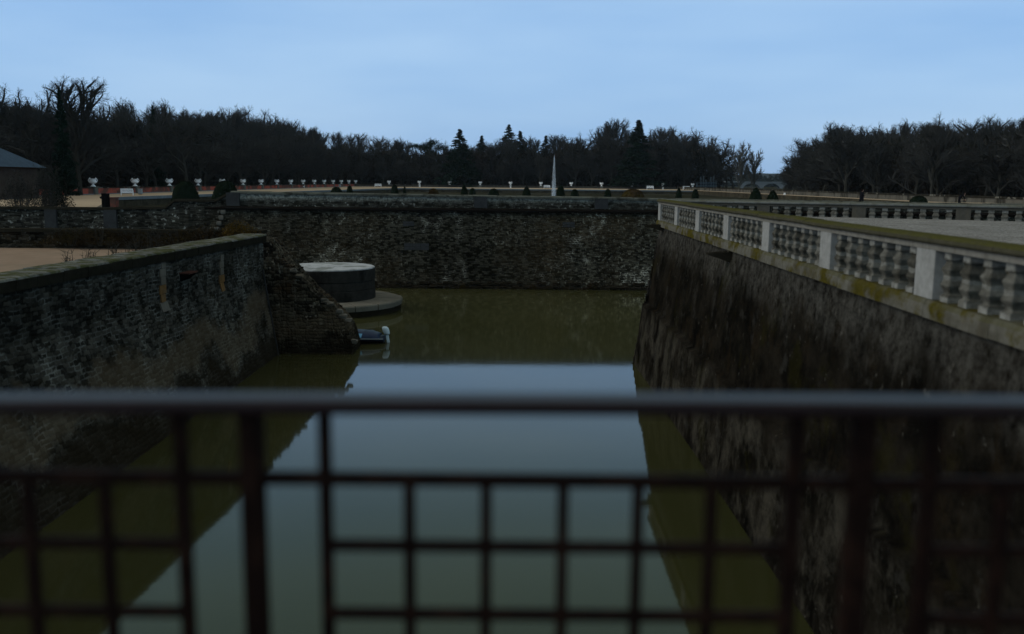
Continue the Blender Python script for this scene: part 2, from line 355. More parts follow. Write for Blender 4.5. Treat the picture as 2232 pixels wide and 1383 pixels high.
# near terraces beside the moat
g = MB()
def lx(Y): return -11.88 + .06 * (Y - 22.97)          # front edge of left parapet
g.add([(-90, -30, -3.4), (lx(-30) - .8, -30, -3.4), (lx(44.2) - .8, 44.2, -3.4), (-90, 44.2, -3.4)], [(0, 1, 2, 3)])
tag(g.build('sand_court', M['sand']), kind='structure')
def rx(Y): return 5.57 + .0143 * Y                      # outer face of right balustrade
R2A = Vector((6.15, 38.6, 0)); R2D = Vector((12.85, -6.1, 0)).normalized()
g = MB()
p = [(rx(-30) + .62, -30), (60, -30), (60, 13), tuple((R2A + R2D * 24)[:2]), (rx(38) + .62, 38.0)]
g.prism(p, -1.9, -1.25)
tag(g.build('terrace_gravel', M['gravel']), kind='structure')
g = MB(); g.add([(rx(-30) + .61, -30, -1.244), (rx(-30) + 2.6, -30, -1.244), (rx(36.5) + 2.6, 36.0, -1.244), (rx(37.8) + .61, 37.8, -1.244)], [(0, 1, 2, 3)])  # dark strip added on the gravel to darken the gaps between the balusters
tag(g.build('dark_gap_strip', M['retain']), kind='structure')
g = MB(); g.prism([(rx(-30) + .3, -30), (60, -30), (60, 13.2), tuple((R2A + R2D * 24)[:2]), (rx(38) + .5, 38.3)], -9, -1.9)
tag(g.build('terrace_base', M['low']), kind='structure')
# garden terraces
g = MB()
g.prism([(-64, 72.2), (-33, 72.2), (-36, 80), (-48.3, 111), (-50, 115), (-38.7, 271), (-36, 296), (58.5, 296), (58.5, 120), (62.2, 120), (62.2, 352), (-64, 352)], -3.7, -2.4)
tag(g.build('path', M['path']), kind='structure')
g = MB(); g.prism([(24, 72), (62.2, 72), (62.2, 119.9), (24, 119.9)], -3.7, -2.2)
tag(g.build('east_terrace', M['path']), kind='structure')

# ------------------------------------------------------------------ far moat wall
PB = 3.5; PS = 1.052
def ptop(X): return PS * (-.87 - .0076 * (X / PS + 20))
fw = thing('moat_wall', (0, 66, WZ), 'tall dark rubble wall across the far end of the moat', 'wall')
g = MB()
NX = 40
secs = []
for i in range(NX + 1):
    X = lerp(-21, 62, i / NX)
    xb = X - (1.8 if i == 0 else 0)
    xm = X - (.9 if i == 0 else 0)
    secs.append([(X, 66.35, -2.2), (xm, 66.22, -3.3), (xb, 65.70, WZ - 1), (xb, 71.6, WZ - 1), (X, 71.6, -2.2)])
g.loft(secs); g.build('wall_face', M['far'], fw)
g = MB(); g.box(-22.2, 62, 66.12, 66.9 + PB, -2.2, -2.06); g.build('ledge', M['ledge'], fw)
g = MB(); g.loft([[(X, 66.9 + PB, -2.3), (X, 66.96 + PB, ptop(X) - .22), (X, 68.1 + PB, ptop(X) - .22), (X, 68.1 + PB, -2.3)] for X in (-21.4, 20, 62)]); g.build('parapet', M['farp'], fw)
g = MB(); X = -21.6; rr = random.Random(3)
while X < 62:
    w = rr.uniform(1.1, 2.2); j = rr.uniform(-.015, .015)
    g.loft([[(x, 66.84 + PB, ptop(x) - .215 + j), (x, 66.84 + PB, ptop(x) - .08 + j), (x, 67.1 + PB, ptop(x) + j), (x, 68.2 + PB, ptop(x) + j), (x, 68.2 + PB, ptop(x) - .215 + j)] for x in (X, X + w - .03)]); X += w
g.build('coping', M['farcope'], fw)
for x in (508, 1048, 1311):
    P = atY(x, 440, 66.8 + PB); g = MB(); g.box(P.x - .5, P.x + .5, 66.72 + PB, 66.955 + PB, -2.03, ptop(P.x) - .12); g.build('pilaster', M['pierlime'], fw)
g = MB(); rr = random.Random(5)
for i in range(150):
    X = lerp(-22.5, 40, i / 149) + rr.uniform(-.1, .1); g.stone((X, 65.60 + rr.uniform(-.04, .06), WZ + .12 + rr.uniform(-.1, .12)), .20 + rr.random() * .12, .15, .12, rr)
    if rr.random() < .5 and 905 > 100: g.stone((X, 65.66, WZ + .4), .2, .12, .12, rr)
g.build('footing_stone', M['spur'], fw)
g = MB()
for i in range(12):        # pale quoins at the battered corner
    t = i / 11; g.stone((lerp(-21.0, -22.7, t) + .1, lerp(66.28, 65.8, t), lerp(-2.35, -6.9, t)), .17, .15, .16, rr, .1)
g.build('quoin', M['quoin'], fw)
g = MB()
for (x, y, w, h) in ((908, 538, 1.8, .5), (890, 488, .8, .35), (1240, 490, .9, .4)):
    P = atY(x, y, 66.0); yy = lerp(66.22, 65.70, (-3.3 - P.z) / 5.4); 
    for k in range(2):
        for i in range(3):
            g.box(P.x - w / 2 + i * w / 3, P.x - w / 2 + (i + 1) * w / 3 - .02, yy - .04, yy + .3, P.z - h / 2 + k * h / 2, P.z - h / 2 + (k + 1) * h / 2 - .02)
g.build('repair_block', M['pierlime'], fw)
# stepped wall to the left
sw = thing('stepped_wall', (-26, 71.5, WZ), 'dark stone wall stepping down to the left of the moat wall', 'wall')
prof = [(-75, -2.17), (-25.7, -2.07), (-24.94, -1.5), (-21.96, -1.5), (-20.87, -.93), (-20.3, -.93)]
prof2 = [(a * PS, b_ * PS) for a, b_ in [(-75, -2.17), (-30.2, -2.17), (-29.2, -2.12)] + prof[1:]]
g = MB()
for (a, za), (b, zb) in zip(prof2, prof2[1:]):
    g.hexa([(a, 71.20, WZ - 1), (b, 71.20, WZ - 1), (b, 72.10, WZ - 1), (a, 72.10, WZ - 1), (a, 71.40, za - .2), (b, 71.40, zb - .2), (b, 72.10, za - .2 if 0 else zb - .2), (a, 72.10, za - .2)])
g.build('wall_face', M['farp'], sw)
g = MB()
for (a, za), (b, zb) in zip(prof2, prof2[1:]):
    n = max(1, int((b - a) / 1.6))
    for i in range(n):
        x0 = lerp(a, b, i / n); x1 = lerp(a, b, (i + 1) / n) - .02; z0 = lerp(za, zb, i / n); z1 = lerp(za, zb, (i + 1) / n)
        g.hexa([(x0, 71.25, z0 - .19), (x1, 71.25, z1 - .19), (x1, 72.20, z1 - .19), (x0, 72.20, z0 - .19), (x0, 71.30, z0), (x1, 71.30, z1), (x1, 72.20, z1), (x0, 72.20, z0)])
g.build('coping', M['copedark'], sw)
for x, w in ((108, .45), (238, .5)):
    P = atY(x, 460, 71.1); g = MB(); g.box(P.x - w, P.x + w, 71.12, 71.38, -3.9, -2.47); g.build('pilaster', M['pierlime'], sw)

# ------------------------------------------------------------------ left moat wall with parapet
lw = thing('moat_wall', (-11, 20, WZ), 'rubble wall along the left bank of the moat with mossy coping', 'wall')
g = MB(); st = [-8 + 48.0 * i / 48 for i in range(49)]
rr = random.Random(9)
def lface(Y, z):           # x of the face at height z
    a = lx(Y) - .06; b = -10.35
    return a if z > -4 else lerp(a, b, (-4 - z) / 3.7)
secs = []
for Y in st:
    o = rr.uniform(-.02, .02)
    secs.append([(lx(Y) - .06, Y, -2.72), (lface(Y, -4) + o, Y, -4), (lface(Y, -5.8) + o * 2, Y, -5.8), (lface(Y, -7.7), Y, -7.7), (lface(Y, -8.7), Y, -8.7), (lx(Y) - 1.0, Y, -8.7), (lx(Y) - 1.0, Y, -2.72)])
g.loft(secs); g.build('wall_face', M['leftw'], lw)
g = MB(); gt = MB(); Y = -8
while Y < 40:
    w = rr.uniform(.8, 1.4); Y1 = min(Y + w - .02, 40.15); j = rr.uniform(-.012, .012); q = rr.uniform(-.012, .012)
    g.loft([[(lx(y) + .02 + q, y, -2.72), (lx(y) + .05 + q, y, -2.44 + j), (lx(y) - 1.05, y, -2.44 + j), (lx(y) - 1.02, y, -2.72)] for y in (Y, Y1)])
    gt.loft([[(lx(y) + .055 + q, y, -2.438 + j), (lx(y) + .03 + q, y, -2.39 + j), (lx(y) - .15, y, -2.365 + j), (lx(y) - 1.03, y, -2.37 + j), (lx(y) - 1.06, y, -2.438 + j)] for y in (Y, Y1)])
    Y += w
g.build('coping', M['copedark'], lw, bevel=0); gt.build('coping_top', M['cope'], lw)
# jambs of two blocked slit windows
def jamb(xp, ys, name):
    g1 = MB(); g2 = MB()
    n = len(ys) - 1
    for i in range(n):
        za = atX(xp, ys[i], -11.15).z; zb = atX(xp, ys[i + 1], -11.15).z; Yc = atX(xp, ys[i], -11.15).y
        w = .30 if i % 2 else .19
        tgt = g2 if i >= n * .42 and i % 3 != 2 else g1
        ft, fb = lface(Yc, za - .02), lface(Yc, zb + .015)
        for (a, b, fx0, fx1) in ((Yc - w, Yc + w, fb, ft),):
            tgt.hexa([(fx0 - .2, a, zb + .015), (fx0 + .012, a, zb + .015), (fx0 + .012, b, zb + .015), (fx0 - .2, b, zb + .015),
                      (fx1 - .2, a, za), (fx1 + .012, a, za), (fx1 + .012, b, za), (fx1 - .2, b, za)])
    g1.build('window_jamb', M['quoin'], lw); g2.build('window_jamb', M['ochre'], lw)
jamb(380, [568, 586, 604, 622, 642, 660, 680], 'a')
jamb(487, [556, 570, 584, 600, 617, 636], 'b')
g = MB(); P = atX(415, 596, -11.2); a, b = P.y - .35, P.y + .35; f = lface(P.y, P.z)
g.hexa([(f - .1, a, P.z - .28), (f + .05, a, P.z - .22), (f + .05, b, P.z - .22), (f - .1, b, P.z - .28), (f - .1, a, P.z), (f + .32, a, P.z - .04), (f + .32, b, P.z - .04), (f - .1, b, P.z)])
g.build('water_spout', M['black'], lw)
g = MB(); g.box(f - .1, f + .34, a - .05, b + .05, P.z + .002, P.z + .05); g.build('spout_slab', M['slab'], lw)
# joint line at the wall's corner, drawn as a thin tube
g = MB(); g.tube((lface(39.7, -4) + .03, 39.75, -3.9), (lface(39.7, -7.6) + .03, 39.75, -7.7), .035, .035, 6); g.build('corner_joint', M['pierlime'], lw)

# ruined spur at the corner
sp = thing('ruined_spur', (-9, 41, WZ), 'broken sloping stub of rubble wall running down into the water', 'ruin')
edge = [(-12.3, -2.45), (-11.3, -2.5), (-10.75, -2.68), (-10.35, -3.1), (-9.98, -3.65), (-9.5, -4.25), (-8.85, -4.95), (-8.25, -5.45), (-7.8, -5.9), (-7.45, -6.3), (-7.2, -6.9), (-7.1, -7.3), (-7.0, -8.7)]
g = MB(); NE = 64; secs = []; rr = random.Random(21)
for i in range(NE + 1):
    t = i / NE * (len(edge) - 1); k = min(int(t), len(edge) - 2); u = t - k
    ex = lerp(edge[k][0], edge[k + 1][0], u) + rr.uniform(-.02, .01); ez = lerp(edge[k][1], edge[k + 1][1], u) + rr.uniform(-.04, .01)
    col = []
    for j in range(9):
        z = lerp(ez, -8.7, j / 8); yb = 40.55 - .12 * (-2.5 - z) * .8 + rr.uniform(-.035, .035)
        col.append((ex + rr.uniform(-.02, .02), yb, z))
    col += [(ex, 42.3, -8.7), (ex, 42.2 + rr.uniform(-.05, .05), ez - .05)]
    secs.append(col)
g.loft(secs)
g.build('rubble_core', M['spur'], sp)
g = MB()
for i in range(110):
    t = rr.random() * (len(edge) - 4.5); k = int(t); u = t - k
    ex = lerp(edge[k][0], edge[k + 1][0], u); ez = lerp(edge[k][1], edge[k + 1][1], u)
    s = rr.uniform(.03, .07)
    g.stone((ex + rr.uniform(-.08, .04), rr.uniform(40.25, 42.1) , ez + rr.uniform(-.10, -.02)), s * 1.4, s * 1.2, s * .8, rr, .3)
tag(g.build('rubble_edge', M['spur'], sp), kind='stuff')
g = MB()
for x, z in ((-7.55, -5.95), (-7.3, -6.15), (-7.7, -5.75), (-9.7, -3.95), (-9.45, -4.2), (-8.35, -5.25), (-8.1, -5.4), (-7.1, -7.1)):
    g = MB(); g.stone((x, 40.35, z - .06), .15, .14, .09, rr, .35); g.build('pale_stone', M['quoin'], sp)

# low wall closing the sand court
g0 = thing('low_wall', (-30, 44.5, WZ), 'low dark rubble wall behind the sand court', 'wall')
g = MB(); g.box(-90, -12.2, 44.2, 45.0, -8.7, -2.62); g.build('wall_face', M['low'], g0)
g = MB(); X = -90
while X < -12.2: w = rr.uniform(1, 1.9); g.box(X, min(X + w - .02, -12.1), 44.1, 45.1, -2.62, -2.47 + rr.uniform(-.01, .01)); X += w
g.build('coping', M['copedark'], g0)

# ------------------------------------------------------------------ right moat wall
rw = thing('moat_wall', (6, 20, WZ), 'streaked dark wall under the stone balustrade on the right bank', 'wall')
secs = []; rr = random.Random(4)
for i in range(61):
    Y = lerp(-8, 38.5, i / 60); x0 = rx(Y) + .08; xb = 5.32
    sk = .13 + .05 * sin(Y * .7) + rr.uniform(-.02, .02); zs = -5.05 + .06 * sin(Y * 1.3) + rr.uniform(-.03, .03)
    xa = lerp(x0, xb, .56)
    secs.append([(x0, Y, -1.8), (lerp(x0, xb, .25), Y, -3.3), (xa + .04, Y, zs + .04), (xa - sk, Y, zs - .02), (xb - sk * .4, Y, -7.7), (xb - sk * .4, Y, -8.8), (x0 + .8, Y, -8.8), (x0 + .8, Y, -1.8)])
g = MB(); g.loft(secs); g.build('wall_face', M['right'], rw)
g = MB()
z = -2.0
while z > -7.8:            # pale arris stones at the far corner
    t = (-1.8 - z) / 5.9; g.box(lerp(rx(38.5) + .08, 5.2, t) - .02, lerp(rx(38.5) + .08, 5.2, t) + .35, 38.42, 38.7, z - .28, z); z -= .3
g.build('quoin', M['right'], rw)
# body of the bastion below the far balustrade
g = MB(); q = R2A + R2D * 30; n = Vector((-R2D.y, R2D.x, 0))
g.hexa([tuple(R2A + n * .35 + Vector((-.2, 0, -9))), tuple(q + n * .35 + Vector((0, 0, -9))), (q.x, q.y, -9), (R2A.x, R2A.y - .2, -9),
        tuple(R2A + n * .12 + Vector((0, 0, -1.8))), tuple(q + n * .12 + Vector((0, 0, -1.8))), (q.x, q.y, -1.8), (R2A.x, R2A.y - .2, -1.8)])
g.build('return_face', M['right'], rw)
for xp, yp, L in ((1580, 556, .36), (1428, 494, .36)):
    d = ray(xp, yp); Yc = 25.2 if xp > 1500 else 37.6; P = d * (Yc / d.y)
    f = lerp(rx(Yc) + .08, 5.32, (-1.8 - P.z) / 5.9)
    st_ = thing('stone_spout', (f, Yc, P.z), 'long dark stone spout jutting from the wall below the middle of the balustrade' if xp > 1500 else 'dark stone spout jutting from the far corner of the right bank wall', 'spout')
    g = MB(); secs = []
    for i in range(7):
        t = i / 6; x = f + .1 - (.72 if xp > 1500 else .85) * t; zt = P.z + .10 - .05 * t; zb = P.z - .26 + .26 * t ** .8; hw = .26 - .10 * t
        secs.append([(x, Yc - hw, zb), (x, Yc + hw, zb), (x, Yc + hw, zt), (x, Yc + hw * .5, zt - .04), (x, Yc - hw * .5, zt - .04), (x, Yc - hw, zt)])
    g.loft(secs); g.build('spout_stone', M['copedark'], st_)
    g = MB(); g.box(f - .02, f + .25, Yc - .34, Yc + .34, P.z - .34, P.z + .14); g.build('spout_block', M['spur'], st_)

# ------------------------------------------------------------------ balustrades
def baluster_mesh():
    g = MB(); H = .67
    g.box(-.085, .085, -.085, .085, H - .095, H)
    g.box(-.10, .10, -.10, .10, 0, .085)
    half = [(.092, .0), (.092, .012), (.074, .022), (.070, .04), (.078, .07), (.100, .115), (.110, .140), (.107, .155), (.094, .195), (.087, .218), (.085, .224), (.088, .226), (.088, .245)]
    prof = [(r, .085 + (z * .98)) for r, z in half]
    top = [(r, .575 - (z * .98)) for r, z in reversed(half)]
    for r, z in (): pass
    pts = prof + top; n = 4; vs = []; fs = []
    for r, z in pts:
        c = r * .12
        for a, b in ((-1, -1), (1, -1), (1, 1), (-1, 1)):
            for (u, v) in (((r - c) * a, r * b), (r * a, (r - c) * b)) if a * b < 0 else ((r * a, (r - c) * b), ((r - c) * a, r * b)): vs.append((u, v, z))
    m = 8
    for k in range(len(pts) - 1):
        for i in range(m): j = (i + 1) % m; fs.append((k * m + i, k * m + j, (k + 1) * m + j, (k + 1) * m + i))
    g.add(vs, fs)
    return g
BAL = baluster_mesh()
def bal_mat():
    t = NT('baluster_stone'); z = t.math('ADD', t.sep(t.obj, 2), t.math('MULTIPLY', t.math('SUBTRACT', t.noise(t.pos, 6, 4, .6), .5), .10)); f = t.noise(t.pos, 11, 6, .7); p = t.noise(t.pos, 2.1, 5, .65)
    blk = t.math('ADD', t.step(z, .545, .60), t.math('SUBTRACT', 1.0, t.step(z, .05, .10)), clamp=True)
    band = t.math('MULTIPLY', t.step(z, .285, .30), t.math('SUBTRACT', 1.0, t.step(z, .345, .36)))
    b = t.mix(t.step(p, .36, .64), (.060, .055, .043), (.15, .14, .115)); b = t.mix(blk, b, t.mix(t.step(p, .4, .7), (.24, .23, .20), (.14, .13, .105))); b = t.mix(t.math('MULTIPLY', band, .6), b, (.23, .22, .19))
    b = t.mix(1.0, b, t.ramp(f, [(.3, .6), (.7, 1.3)]), 'MULTIPLY'); t.bump(t.math('ADD', f, p), .5, .015); return t.done(b, 1.0, .0)
M['baluster'] = bal_mat()
bal_me = None
def make_balustrade(root, A, D, L, pill, bays, mats, side=-1, pw=.30, extra=None):
    """A start (plan, outer face line), D direction, pill = list of pillar centre distances"""
    global bal_me
    n = Vector((-D.y, D.x, 0)) * side          # towards the inside
    C = lambda s: A + D * s + n * .17
    ang = math.atan2(D.y, D.x)
    rr = random.Random(12)
    # moss-grown rail in stone lengths
    g = MB(); g2 = MB(); g3 = MB(); s = -.3
    while s < L:
        w = min(rr.uniform(1.7, 2.2), L - s); o = rr.uniform(-.006, .006)
        def sec(t, pr):
            c = A + D * t + n * .17; return [tuple(c + n * a + Vector((0, 0, z + o))) for a, z in pr]
        pr = [(-.215, -.79), (-.235, -.765), (-.23, -.72), (-.17, -.692), (-.06, -.68), (.06, -.68), (.17, -.692), (.23, -.72), (.235, -.765), (.215, -.79)]
        g.loft([sec(s + (w - .012) * k / 6, pr) for k in range(7)])
        s += w
    s = -.3
    while s < L:
        w = min(rr.uniform(.9, 1.25), L - s)
        g2.obox(tuple(A + D * (s + w / 2) + n * .17)[:2], D, w / 2 - .004, .16, -.878, -.791); s += w
    s = -.3
    while s < L:
        w = min(rr.uniform(1.3, 2.1), L - s); o = rr.uniform(-.008, .008)
        def sec2(t):
            c = A + D * t + n * .17; return [tuple(c + n * a + Vector((0, 0, z + o))) for a, z in ((-.235, -1.80), (-.235, -1.70), (-.225, -1.62), (-.19, -1.555), (.19, -1.555), (.235, -1.62), (.235, -1.80))]
        g3.loft([sec2(s), sec2(s + w - .012)]); s += w
    g.build('rail', mats[0], root); g2.build('rail_fascia', mats[1], root); g3.build('plinth', mats[2], root)
    for s in pill:
        g = MB(); c = C(s); g.obox((c.x, c.y), D, pw, .155, -1.557, -.876); g.build('pillar', mats[3], root, bevel=.008)
    first = None
    for s0, s1, k in bays:
        for i in range(k):
            s = lerp(s0, s1, (i + .5) / k); c = C(s)
            o = BAL.build('baluster', mats[4], root, local=True, smooth=False) if first is None else first.copy()
            if first is None: first = o
            else: COL.objects.link(o); o.parent = root
            o.location = Vector((c.x, c.y, -1.556)) - root.location; o.rotation_euler = (0, 0, ang + rr.uniform(-.03, .03)); o.scale = (1.14, 1.14, 1.016)
    me = first.data
    for p in me.polygons: p.use_smooth = False
b1 = thing('balustrade', (6, 25, -1.8), 'pale balustrade with mossy green rail running along the right bank', 'balustrade')
D1 = Vector((rx(38.6) - rx(-4), 42.6, 0)).normalized(); A1 = Vector((rx(-4), -4, 0))
py = [12.75 - 8.6, 12.75 - 4.3] + [12.75 + 4.3 * k for k in range(7)]
pl = [(y + 4) / D1.y for y in py]
b = [(pl[i] + .30, pl[i + 1] - .30, 7) for i in range(len(pl) - 1)]
make_balustrade(b1, A1, D1, pl[-1] + .3, pl, b[1:], (M['moss'], M['fascia'], M['plinth'], M['pillar'], M['baluster']), side=-1)
b2 = thing('balustrade', tuple(R2A + R2D * 9 + Vector((0, 0, -1.8))), 'dark weathered balustrade crossing behind the gravel terrace', 'balustrade')
s0 = [.32 + 3.6 * k for k in range(8)]
bb = [(s0[i] + .25, s0[i + 1] - .25, 7) for i in range(7)]
make_balustrade(b2, R2A + R2D * .35, R2D, s0[-1] + .3, s0, bb, (M['oldcope'], M['oldlime'], M['oldlime'], M['oldlime'], M['baluster']), side=1, pw=.25)

# ------------------------------------------------------------------ round pier in the moat
rp = thing('round_pier', (-10.6, 54.6, WZ), 'squat round stone pier with pale top standing in the water', 'pier')
c = (-10.95, 54.6, 0)
g = MB(); g.lathe([(4.2, -8.6), (4.2, -7.35), (4.15, -7.33)], c, 64); g.build('ring_base', M['ringdark'], rp)
g = MB(); rr = random.Random(2)
for k in range(18):
    a0 = 2 * pi * k / 18 + .006; a1 = 2 * pi * (k + 1) / 18 - .006; o = rr.uniform(-.015, .015); q = rr.uniform(-.02, .02)
    g.loft([[(c[0] + r * cos(a), c[1] + r * sin(a), z + o) for r, z in ((4.27 + q, -7.36), (4.3 + q, -7.10), (4.25 + q, -7.03), (3.4, -7.0), (2.5, -6.99), (2.5, -7.36))] for a in [lerp(a0, a1, j / 4) for j in range(5)]])
g.build('ring_step', M['pierring'], rp)
g = MB()
for k, (z0, z1, r) in enumerate(((-7.0, -6.4, 2.69), (-6.39, -5.9, 2.66), (-5.89, -5.20, 2.69))): g.lathe([(r - .03, z0), (r, z0 + .03), (r, z1 - .03), (r - .03, z1)], c, 56)
g.build('drum', M['pierstone'], rp)
g = MB(); g.lathe([(2.66, -5.199), (2.66, -5.15), (2.6, -5.12), (.1, -5.08)], c, 56); g.build('cap', M['piertop'], rp)

# ------------------------------------------------------------------ boat
bt = thing('boat', (-7.55, 43.2, WZ), 'small boat under a dark blue tarpaulin with a pale outboard motor', 'boat')
g = MB(); secs = []
for i in range(15):
    t = i / 14; x = -1.75 + 3.2 * t; w = .62 * (sin(pi * min(1, .12 + t * .62)) ** .6) ; h = .62 - .28 * t + .15 * (1 - t) ** 3
    secs.append([(x, w * cos(a) * (1 if a < pi else .9), (h if a < pi else .26) * sin(a) * .55 + .16) for a in [2 * pi * k / 16 for k in range(16)]])
g.loft(secs); g.build('hull', M['hull'], bt, smooth=True, local=True)
g = MB(); secs = []
for i in range(15):
    t = i / 14; x = -1.78 + 3.05 * t; w = .66 * (sin(pi * min(1, .12 + t * .62)) ** .6); h = .92 - .60 * t + .05 * sin(t * 17)
    secs.append([(x, w * cos(a) , h * sin(a) * .8 + .22 + .02 * sin(t * 30 + a * 5)) for a in [pi * k / 10 for k in range(11)]])
g.loft(secs, closed=False, caps=False); o = g.build('tarpaulin', M['tarp'], bt, smooth=True, local=True)
so = o.modifiers.new('solid', 'SOLIDIFY'); so.thickness = .02
g = MB(); g.add([(.02, -.67, .36), (.42, -.66, .33), (.46, -.52, .50), (.12, -.55, .52)], [(0, 1, 2, 3)]); o = g.build('patch', M['hullpatch'], bt, local=True)
so = o.modifiers.new('solid', 'SOLIDIFY'); so.thickness = .02
g = MB()
for i in range(14):
    q = []
    for t in (i / 14, (i + 1) / 14): q.append(Vector((-1.75 + 3.2 * t, -.64 * (sin(pi * min(1, .12 + t * .62)) ** .6) - .02, .30 - .05 * t)))
    g.tube(q[0], q[1], .022, .022, 6)
g.build('gunwale', M['bin'], bt, local=True)
mo = bpy.data.objects.new('outboard_motor', None)
g = MB(); secs = []
for i in range(7):
    t = i / 6; z = .40 + .36 * t; s = (.72 + .25 * sin(pi * (.1 + .7 * t))) * (.72 if t > .9 else 1)
    secs.append([(1.56 - .10 * t + .17 * s * cos(a), .15 * s * sin(a), z) for a in [2 * pi * k / 12 for k in range(12)]])
g.loft(secs); motor = g.build('outboard_motor', M['cowl'], bt, smooth=True, local=True)
g = MB(); g.hexa([(1.60, -.04, -.25), (1.72, -.04, -.25), (1.72, .04, -.25), (1.60, .04, -.25), (1.50, -.06, .42), (1.62, -.06, .42), (1.62, .06, .42), (1.50, .06, .42)])
g.build('motor_leg', M['cowl'], motor, local=True)
bpy.data.objects.remove(mo)

# ------------------------------------------------------------------ railing in front
RY = 2.4
rl = thing('railing', (0, RY, -1.6), 'dark painted iron railing of the bridge close to the camera', 'railing')
def rp_(x, y): return atY(x, y, RY)
def rtop(X): return .0055 * X          # the bridge rail is slightly off level
g = MB(); 
pts = [(-2.1 + 4.2 * i / 24) for i in range(25)]
zc = rp_(1116, 858).z - .021
hp = []
for k in range(28):
    a = 2 * pi * k / 28; ex = .30
    hp.append((math.copysign(abs(cos(a)) ** ex, cos(a)) * .058, math.copysign(abs(sin(a)) ** .38, sin(a)) * .021))
g.loft([[(a, RY - .03 + y, zc + rtop(a) - .004 * (a / 1.3) ** 2 + z) for y, z in hp] for a in pts])
g.build('handrail', M['rust'], rl, smooth=True)
zb = -1.5
z1 = rp_(1116, 1047).z; z2 = rp_(1116, 1192).z; z3 = rp_(1116, 1340).z
for z in (z1, zb + .04):
    g = MB(); g.box(-2.1, 2.1, RY - .012, RY + .012, z - .0185, z + .0185); g.build('rail_bar', M['iron'], rl, bevel=.003)
def X_(x, y=1050): return rp_(x, y).x
for z in (z2, z3, z3 - .2):
    for a, b_ in ((-2.1, X_(398)), (X_(708), X_(1730)), (X_(2025), 2.1)):
        g = MB(); g.box(a, b_, RY - .0095, RY + .0095, z - .0165, z + .0165); g.build('grid_bar', M['iron'], rl, bevel=.003)
for x, r in ((398, .0185), (552, .0305), (710, .0175), (1730, .0205), (1875, .030), (2025, .020)):
    g = MB(); X = X_(x); g.box(X - r, X + r, RY - r * .8, RY + r * .8, -1.62, zc + rtop(X) - .025); g.build('post', M['iron'], rl, bevel=.004)
for x in (60, 228, 892, 1060, 1228, 1392, 1552, 2190):
    g = MB(); X = X_(x); g.box(X - .0155, X + .0155, RY - .0135, RY + .0135, zb, z1 - .0185); g.build('grid_upright', M['iron'], rl, bevel=.003)
g = MB(); g.box(-9, 5.4, -5, 2.55, -2.0, -1.6); tag(g.build('bridge_deck', M['deck']), kind='structure')

# ------------------------------------------------------------------ garden: walls with urns
ORD = ['first', 'second', 'third', 'fourth', 'fifth', 'sixth', 'seventh', 'eighth', 'ninth', 'tenth', 'eleventh', 'twelfth', 'thirteenth', 'fourteenth', 'fifteenth', 'sixteenth']
def make_urn(label):
    u = thing('urn', (0, 0, 0), label, 'urn', 'white urns on the garden wall')
    g = MB(); g.lathe([(.38, 0), (.38, .05), (.30, .10), (.17, .26), (.11, .36), (.15, .41)], (0, 0, 0), 20); g.build('foot', M['white'], u, smooth=True, local=True)
    g = MB(); g.lathe([(.15, .415), (.34, .46), (.50, .56), (.55, .68), (.54, .78), (.44, .86), (.42, 1.00), (.47, 1.06), (.55, 1.09), (.55, 1.13), (.44, 1.13), (.40, 1.05), (.1, .95)], (0, 0, 0), 24); g.build('bowl', M['white'], u, smooth=True, local=True)
    for s in (-1, 1):
        g = MB(); pr = [(.53, .72), (.61, .82), (.61, .95), (.50, 1.06), (.40, 1.26), (.34, 1.12)]
        for (a, z), (b_, y) in zip(pr, pr[1:]): g.tube((a * s, 0, z), (b_ * s, 0, y), .05, .05, 7)
        g.build('handle', M['white'], u, smooth=True, local=True)
    return u
U0 = None
def urn(P, rz, label, sc=1.0):
    global U0
    if U0 is None: U0 = make_urn(label); u = U0
    else: u = copy_tree(U0); u['label'] = label
    u.location = P; u.rotation_euler = (0, 0, rz); u.scale = (sc, sc, sc)
WX = -60.6
bw = thing('brick_wall', (WX, 200, -3.6), 'long low red brick wall with grey piers below the left row of urns', 'wall')
uy = [133 * (1 + .1112 * n) for n in range(16)]
g = MB(); g.box(WX - .25, WX + .20, 92, 352, -3.6, -1.52); g.build('brick_panel', M['brick'], bw)
g = MB(); g.box(WX - .32, WX + .28, 92, 352, -1.52, -1.36); g.build('coping', M['wallcap'], bw)
for n, Y in enumerate(uy):
    g = MB(); g.box(WX - .45, WX + .50, Y - .5, Y + .5, -3.6, -1.38); g.box(WX - .52, WX + .57, Y - .57, Y + .57, -1.38, -1.27); g.build('pier', M['urnpier'], bw)
    urn((WX, Y, -1.268), radians(10), 'white urn on the brick wall, %s of its row from the left' % ORD[n])
g = MB(); g.box(WX + .21, WX + .34, 92, 352, -2.4, -2.28); g.build('base_kerb', M['bluecope'], bw)
FY = 350
fx = [848 + 66.2 * k for k in range(11)]
sg = thing('stone_wall', (0, FY, -3.6), 'long low grey stone wall below the far row of urns', 'wall')
g = MB(); g.box(-60.3, 62, FY, FY + .5, -3.6, -1.62); g.build('stone_panel', M['greystone'], sg)
g = MB(); g.box(-60.3, 62, FY - .08, FY + .58, -1.62, -1.5); g.build('coping', M['wallcap'], sg)
for n, x in enumerate(fx):
    P = atY(x, 404, FY)
    g = MB(); g.box(P.x - .55, P.x + .55, FY - .3, FY + .8, -3.6, -1.45); g.build('pier', M['urnpier'] if n % 2 else M['greystone'], sg)
    urn((P.x, FY + .2, -1.448), 0, 'white urn on the grey far wall, %s of its row from the left' % ORD[n], 1.12)
